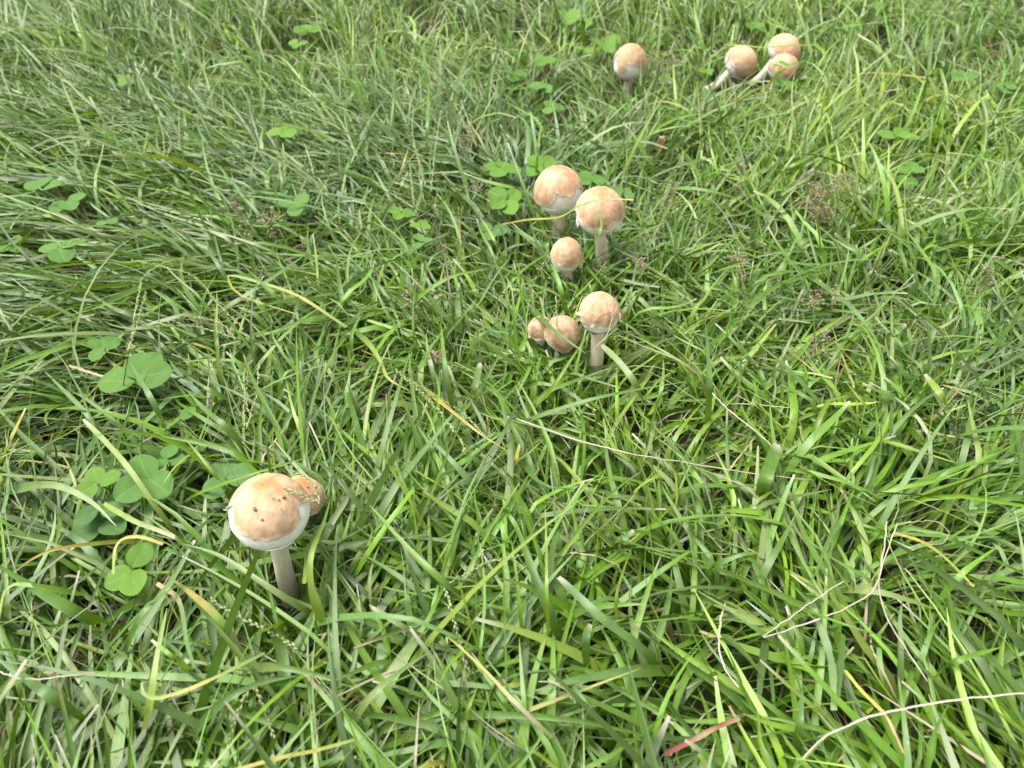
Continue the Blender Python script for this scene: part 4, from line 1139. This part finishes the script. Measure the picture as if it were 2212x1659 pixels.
def build_panicle(i, label, t, u, v, span, z=.075, n=26, hue=(.36, .23, .21)):
    """airy head: wiry branches tipped with small lens-shaped spikelets"""
    rs = np.random.default_rng(1300 + i)
    c = at_height(*tile(t, u, v), z)
    depth = (c - CAM) @ FWD
    size = span * TS / FPX * depth
    lean = np.array([rs.uniform(-.02, .02), rs.uniform(-.01, .03), 0])
    base = c + lean - np.array([0, 0, z])
    base[2] = ground_z(base[0], base[1])
    root = link('seed_panicle', None, loc=Vector(base), label=label, category='seed head', group='airy purplish seed heads')
    root.empty_display_size = .01
    tip = c + np.array([-lean[0] * .6, -lean[1] * .6, size * .5])
    ax = catmull([base - base, (base * .5 + c * .5) - base + np.array([.004, 0, .004]), c - base, tip - base], 18)
    V, F = tube_arrays(ax, np.linspace(.00055, .00022, 18), 5)
    link('stalk', mesh_from('stalk', V, F, col=np.tile(np.array([.26, .24, .11]), (len(V), 1)), buv=np.zeros((len(V), 3)), mat=MAT_DRY), parent=root)
    br, sp, cs = [], [], []
    octa = np.array([[1, 0, 0], [-1, 0, 0], [0, 1, 0], [0, -1, 0], [0, 0, 1], [0, 0, -1]], float)
    of = np.array([[0, 2, 4], [2, 1, 4], [1, 3, 4], [3, 0, 4], [2, 0, 5], [1, 2, 5], [3, 1, 5], [0, 3, 5]])
    for k in range(n):
        p0 = ax[rs.integers(9, 18)]
        d = norm(rs.normal(size=3) * np.array([1, 1, .6]) + np.array([0, 0, .35]))
        ln = size * rs.uniform(.35, 1.0)
        p1 = p0 + d * ln - np.array([0, 0, .12 * ln])
        b = catmull([p0, (p0 + p1) / 2 + np.array([0, 0, .10 * ln]), p1], 5)
        br.append(tube_arrays(b, .00026, 3))
        for e in range(rs.integers(2, 5)):
            q = b[-1] if e == 0 else b[rs.integers(2, 5)] + rs.normal(size=3) * size * .05
            dd = norm(d + rs.normal(size=3) * .5)
            s2 = norm(np.cross(dd, rs.normal(size=3)))
            b2 = np.cross(dd, s2)
            L = rs.uniform(.0015, .0025)
            sp.append((q + octa[:, :1] * dd * L + octa[:, 1:2] * s2 * L * .33 + octa[:, 2:] * b2 * L * .33, of))
            cs.append(np.tile(np.array(hue) * rs.uniform(.7, 1.5) if rs.random() < .65 else np.array([.42, .36, .24]), (6, 1)))
    V, F = merge(br)
    link('branches', mesh_from('branches', V, F, col=np.tile(np.array([.24, .20, .11]), (len(V), 1)), buv=np.zeros((len(V), 3)), mat=MAT_DRY), parent=root, kind='stuff')
    V, F = merge(sp)
    link('spikelets', mesh_from('spikelets', V, F, col=np.vstack(cs), buv=np.zeros((len(V), 3)), mat=MAT_DRY, smooth=False), parent=root, kind='stuff')


PANICLES = [
    ('dense purple seed head at right, left half of the cluster', '20', 860, 1250, 150, .07, 44),
    ('dense purple seed head at right, right half of the cluster', '20', 1000, 1180, 140, .075, 44),
    ('purplish seed head just below the dense purple cluster', '20', 930, 1360, 120, .06, 30),
    ('small dark seed head left of the dense purple cluster', '20', 400, 1080, 90, .075, 20),
    ('wispy seed head right of the top egg-shaped mushroom', '10', 2080, 400, 120, .08, 34, (.22, .15, .10)),
    ('thin seed head hanging over the top egg-shaped mushroom', '10', 1960, 330, 80, .10, 18, (.16, .10, .07)),
    ('sparse dark seed head among the upper-centre grass', '10', 790, 900, 110, .08, 26),
    ('sparse seed head lower in the upper-centre grass', '10', 880, 1200, 90, .075, 18),
    ('pinkish seed head in the upper left, near the three-leaflet clover', '00', 1520, 1370, 110, .075, 30, (.36, .25, .21)),
    ('brown seed head right of the pinkish one, upper left', '00', 1720, 1400, 100, .07, 26, (.30, .22, .15)),
    ('loose seed head at mid right above the dark gap', '21', 920, 260, 110, .07, 26),
    ('fine seed head above the long thin falling blade, mid right', '21', 400, 40, 90, .075, 20),
    ('pale seed head in the middle of the dark gap', '21', 880, 600, 90, .065, 18, (.34, .25, .22)),
    ('loose seed head at the right edge, mid height', '21', 2000, 90, 100, .075, 22),
    ('sparse seed head right of the streaked mushroom', '10', 2080, 1240, 110, .075, 24, (.26, .18, .12)),
    ('low seed head beside the stem of the streaked mushroom', '11', 1890, 60, 90, .07, 20, (.28, .2, .15)),
    ('small seed head in the grass beside the purple stem', '11', 600, 640, 80, .06, 18, (.3, .2, .17)),
    ('fine seed head left of the purple stem', '11', 450, 290, 90, .06, 18, (.36, .22, .22)),
]
for i_, p_ in enumerate(PANICLES):
    build_panicle(i_, *p_)

# a dead leaf scrap seen between the top mushroom and the middle pair
sc_c = at_height(*tile('10', 2025, 915), .04)
g_ = np.linspace(-1, 1, 9)
XX, YY = np.meshgrid(g_, g_, indexing='ij')
rr_ = .010 * (1 - .35 * np.abs(YY) ** 2)
Vl = np.stack([XX * rr_ * .6, YY * .0085, .004 * XX ** 2 + .005 * np.sin(YY * 2.2) + .001 * np.sin(XX * 7)], -1).reshape(-1, 3)
ix_ = np.arange(81).reshape(9, 9)
Fl = np.stack([ix_[:-1, :-1], ix_[1:, :-1], ix_[1:, 1:], ix_[:-1, 1:]], -1).reshape(-1, 4)
lf = link('dead_leaf', mesh_from('dead_leaf', Vl, Fl, col=np.tile(np.array([.42, .29, .18]), (81, 1)), buv=np.zeros((81, 3)), mat=MAT_DRY), loc=Vector(sc_c),
          label='small curled tan leaf scrap in grass below the top mushroom', category='leaf')
lf.rotation_euler = (.9, .2, .3)
CLEAR.append((sc_c, .012, norm(CAM - sc_c), .1, .95))

# ------------------------------------------------------------------ the sward
# lay of the grass: photo position (px), direction of the tips (deg, 0 right, 90 away), flatness, spread, length (m)
FLOW = [
    (150, 60, 140, .55, .6, .12), (420, 50, 110, .25, .7, .11), (100, 260, 160, .75, .6, .12), (80, 420, 175, .85, .5, .13), (350, 350, 170, .8, .7, .12),
    (80, 680, 205, .95, .30, .15), (330, 620, 200, .9, .45, .13), (60, 900, 205, .85, .7, .11), (300, 950, 130, .75, 1.2, .09), (90, 1350, 150, .8, .8, .13),
    (350, 1450, 70, .75, 1.2, .12), (700, 1400, 100, .8, 1.4, .11), (650, 800, 150, .9, 1.6, .08), (900, 950, 140, .9, 1.6, .085), (1050, 1300, 110, .8, 1.5, .09),
    (1500, 950, 330, .92, 1.8, .075), (1500, 1300, 140, .85, 1.5, .09), (1800, 1500, 150, .85, 1.3, .09), (2120, 1270, 350, .93, .4, .12), (2050, 820, 55, .5, .9, .085),
    (1750, 850, 100, .85, 1.8, .07), (1850, 350, 55, .45, .8, .085), (1300, 620, 70, .5, 1.4, .075), (1200, 280, 80, .5, 1.0, .09), (850, 120, 100, .5, .9, .10),
    (650, 330, 130, .65, 1.0, .10), (1450, 120, 85, .35, .8, .085), (2100, 80, 70, .45, .8, .085), (850, 550, 140, .85, 1.4, .085)]
FX = np.array([at_height(f[0], f[1], .03)[:2] for f in FLOW])
FD = np.radians([f[2] for f in FLOW])
FP = np.array([f[3:] for f in FLOW])


def flow(xy):
    d2 = ((xy[:, None] - FX[None]) ** 2).sum(-1)
    sc = .010 + .02 * xy[:, 1:2] ** 2
    w = 1 / (d2 + sc) ** 2
    w /= w.sum(1, keepdims=True)
    a = np.arctan2((w * np.sin(FD)).sum(1), (w * np.cos(FD)).sum(1))
    return a, w @ FP[:, 0], w @ FP[:, 1], w @ FP[:, 2]


def clear_mask(P):
    """False for blades that would stand in the room held by a mushroom or clover"""
    keep = np.ones(len(P), bool)
    bb0, bb1 = P.min(1), P.max(1)
    for c, r, vd, reach, prob in CLEAR:
        e = c + vd * reach
        lo, hi = np.minimum(c, e) - r, np.maximum(c, e) + r
        cand = np.where(((bb1 > lo) & (bb0 < hi)).all(1) & keep)[0]
        if not len(cand):
            continue
        Q = P[cand]
        Q = np.concatenate([Q, (Q[:, 1:] + Q[:, :-1]) / 2], 1)
        q = Q - c
        t = np.clip(q @ vd, 0, reach)
        dd = np.linalg.norm(q - t[..., None] * vd, axis=-1).min(1)
        drop = (dd < r) & (rng.random(len(cand)) < prob)
        keep[cand[drop]] = False
    return keep


def region(n, y0=-.25, y1=3.0):
    """points over the lawn, denser near the photographer"""
    y = y0 + (y1 - y0) * rng.random(n * 3) ** 1.1
    half = .62 + .80 * np.maximum(y, 0)
    x = rng.uniform(-1, 1, n * 3) * half
    w = half / half.max()
    k = rng.random(n * 3) < w * 1.0
    xy = np.stack([x, y], 1)[k][:n]
    return xy


def make_blades(n_tufts, per, seg, dead=False, y0=-.25, y1=3.0, short=1.0, at=None, lay=None):
    tx = region(n_tufts, y0, y1) if at is None else at
    dens = fbm(np.concatenate([tx * 9, np.zeros((len(tx), 1))], 1), 31, 2)
    if at is None:
        tx = tx[rng.random(len(tx)) < np.clip(.60 + (dens - .40) * 2.6, .42, 1)]
    cnt = rng.integers(max(2, per - 4), per + 5, len(tx))
    tid = np.repeat(np.arange(len(tx)), cnt)
    n = len(tid)
    ta, tflat, tsp, tlen = flow(tx)
    if lay is not None:
        tflat = np.full(len(tx), lay)
        tsp = np.full(len(tx), 1.5)
        tlen = np.full(len(tx), .062)
    tuft_az = ta + rng.normal(0, 1, len(tx)) * tsp * .5
    tuft_l = tlen * rng.uniform(.95, 1.6, len(tx))
    b = tx[tid] + rng.normal(0, .007, (n, 2))
    az = tuft_az[tid] + rng.normal(0, 1, n) * (.22 + tsp[tid] * .32)
    flat = np.clip(tflat[tid] + rng.normal(0, .16, n), .05, 1)
    L = tuft_l[tid] * rng.uniform(.6, 1.4, n)
    t = np.linspace(0, 1, seg + 1)
    e0 = np.radians(80 - 52 * flat + rng.normal(0, 10, n))
    e1 = np.radians(22 - 66 * flat + rng.normal(0, 20, n))
    L = L * short
    if dead:
        L = L * .75
        e0 = np.radians(rng.uniform(0, 35, n))
        e1 = np.radians(rng.uniform(-20, 10, n))
    pw = rng.uniform(.45, 1.3, n)
    el = e0[:, None] + (e1 - e0)[:, None] * t[None] ** pw[:, None]
    kink = rng.random(n) < .10
    kp = rng.uniform(.35, .8, n)
    el = el - (kink[:, None] & (t[None] > kp[:, None])) * rng.uniform(.6, 1.5, n)[:, None]
    az_t = az[:, None] + rng.normal(0, .6, n)[:, None] * t[None] + (kink[:, None] & (t[None] > kp[:, None])) * rng.normal(0, .7, n)[:, None]
    stepl = (L / seg)[:, None]
    D = np.stack([np.cos(el) * np.cos(az_t), np.cos(el) * np.sin(az_t), np.sin(el)], -1) * stepl[..., None]
    P = np.concatenate([np.zeros((n, 1, 3)), np.cumsum(D[:, :-1], 1)], 1)
    gz = ground_z(b[:, 0], b[:, 1])
    P[..., 0] += b[:, :1]
    P[..., 1] += b[:, 1:]
    fl = .005 + .042 * rng.random(n) ** .7 if not dead else rng.uniform(.001, .018, n)
    flr = fl[:, None] * np.minimum(1, t[None] * 3)
    d_ = P[..., 2] - flr
    P[..., 2] = flr + np.where(d_ > 0, d_, -d_ * .25) + gz[:, None]
    keep = clear_mask(P) if not dead else np.ones(n, bool)
    # nothing lives behind the camera's feet at lens height
    keep &= np.linalg.norm(P - CAM, axis=-1).min(1) > .22
    sel = np.where(keep)[0]
    P, az_t, L, tid, flat = P[sel], az_t[sel], L[sel], tid[sel], flat[sel]
    n = len(sel)
    # widths
    wid = np.clip(rng.normal(.0034, .0012, n), .0012, .0070) * (.75 + .3 * np.minimum(1, L / .1))
    thin = rng.random(n) < (.18 if not dead else .5)
    wid = np.where(thin, rng.uniform(.0007, .0014, n), wid)
    if dead:
        wid *= .45
    wid *= 1 + .22 * np.clip((.55 - P[:, 0, 1]) / .4, 0, 1)
    cut = rng.random(n) < .24
    prof_p = np.minimum(1, .6 + 1.5 * t)[None] * np.clip((1 - t) / .6, 0, 1)[None] ** .65
    prof_c = np.minimum(1, .6 + 1.5 * t)[None] * np.maximum(.32, np.clip((1 - t) / .45, 0, 1) ** .55)[None]
    prof = np.where(cut[:, None], prof_c, np.maximum(prof_p, .05))
    W = wid[:, None] * prof
    # sides, rolled about the blade
    S0 = np.stack([np.sin(az_t), -np.cos(az_t), np.zeros_like(az_t)], -1)
    T = norm(np.gradient(P, axis=1))
    S0 = norm(S0 - T * (S0 * T).sum(-1, keepdims=True))
    N0 = np.cross(S0, T)
    roll = rng.normal(0, .5, n)[:, None] + rng.normal(0, .6, n)[:, None] * t[None]
    S = S0 * np.cos(roll)[..., None] + N0 * np.sin(roll)[..., None]
    # colours: species and age vary from tuft to tuft
    xy = P[:, 0, :2]
    tuft_tone = rng.random(len(tx))[tid] * .6 + .4 * rng.random(n)
    warm = fbm(np.concatenate([xy * 2.2, np.zeros((n, 1))], 1), 77, 2)
    tone = np.clip(tuft_tone + (warm - .5) * 1.1 + .10 * np.clip((xy[:, 1] - .55) / .6, 0, 1), 0, 1)
    stops = np.array([PAL['blue'], PAL['green'], (.096, .200, .014), (.124, .240, .012), (.180, .290, .024)])
    C = np.stack([np.interp(tone, [0, .32, .58, .85, 1.0], stops[:, q]) for q in range(3)], -1) * np.clip(rng.normal(.98, .27, n), .45, 1.6)[:, None]
    r = rng.random(n)
    for lo, hi, key in ((0, .010, 'yellow'), (.010, .034, 'straw'), (.034, .040, 'tan'), (.040, .08, 'lime'), (.08, .13, 'pale')):
        k = (r >= lo) & (r < hi)
        if key in ('straw', 'tan', 'yellow'):
            W[k] *= .36 if key != 'yellow' else .6
        C[k] = np.array(PAL[key]) * rng.uniform(.7, 1.05, k.sum())[:, None]
    if dead:
        k = rng.random(n)
        C = np.array(PAL['tan'])[None] * rng.uniform(.15, .55, n)[:, None] * np.where(k[:, None] < .4, np.array([.75, .62, .5]), 1)
        C[k > .90] = np.array(PAL['straw']) * .8
    col = np.repeat(C[:, None], seg + 1, 1)
    if not dead:
        tipk = np.where(cut, .95, np.where(rng.random(n) < .2, .7, 0))[:, None, None] * np.clip((t - .90) / .10, 0, 1)[None, :, None]
        tc = np.where((rng.random(n) < .6)[:, None, None], np.array(PAL['white']), np.array(PAL['tan']))
        col = col * (1 - tipk) + tc * tipk
    fold = rng.uniform(.02, .22, n)
    return P, W, S, fold, col


def sward(name, label, cat, mat, layers):
    Vs, Fs, Cs, Bs, o = [], [], [], [], 0
    for kw in layers:
        V, F, c, b = ribbon_arrays(*make_blades(**kw))
        Vs.append(V)
        Fs.append(F + o)
        Cs.append(c)
        Bs.append(b)
        o += len(V)
    F = np.vstack(Fs)
    print(name, 'triangles', len(F) * 2)
    link(name, mesh_from(name, np.vstack(Vs), F, col=np.vstack(Cs), buv=np.vstack(Bs), mat=mat), kind='stuff', label=label, category=cat)


feet = np.array([[g[0] + rng.uniform(-1.6, 1.6) * (sr + .008), g[1] - rng.uniform(.006, .05) - sr]
                 for k_, (g, sr) in enumerate(FEET) if k_ != 0 for a_ in range({3: 4, 5: 2, 8: 1, 9: 0, 10: 0, 6: 14, 7: 30}.get(k_, 9))])
sward('lawn_grass', 'dense green lawn grass blades covering the ground', 'grass', MAT_BLADE, [
    dict(n_tufts=6000, per=8, seg=7, y0=-.25, y1=1.15),
    dict(n_tufts=6000, per=8, seg=5, y0=1.0, y1=3.0),
    dict(n_tufts=3600, per=6, seg=4, y0=-.25, y1=2.4, short=.6),
    dict(n_tufts=0, per=7, seg=7, at=feet, lay=.35)])
sward('dead_thatch', 'brown dead thatch lying between the green blades', 'thatch', MAT_DRY, [dict(n_tufts=6500, per=6, seg=4, dead=True)])
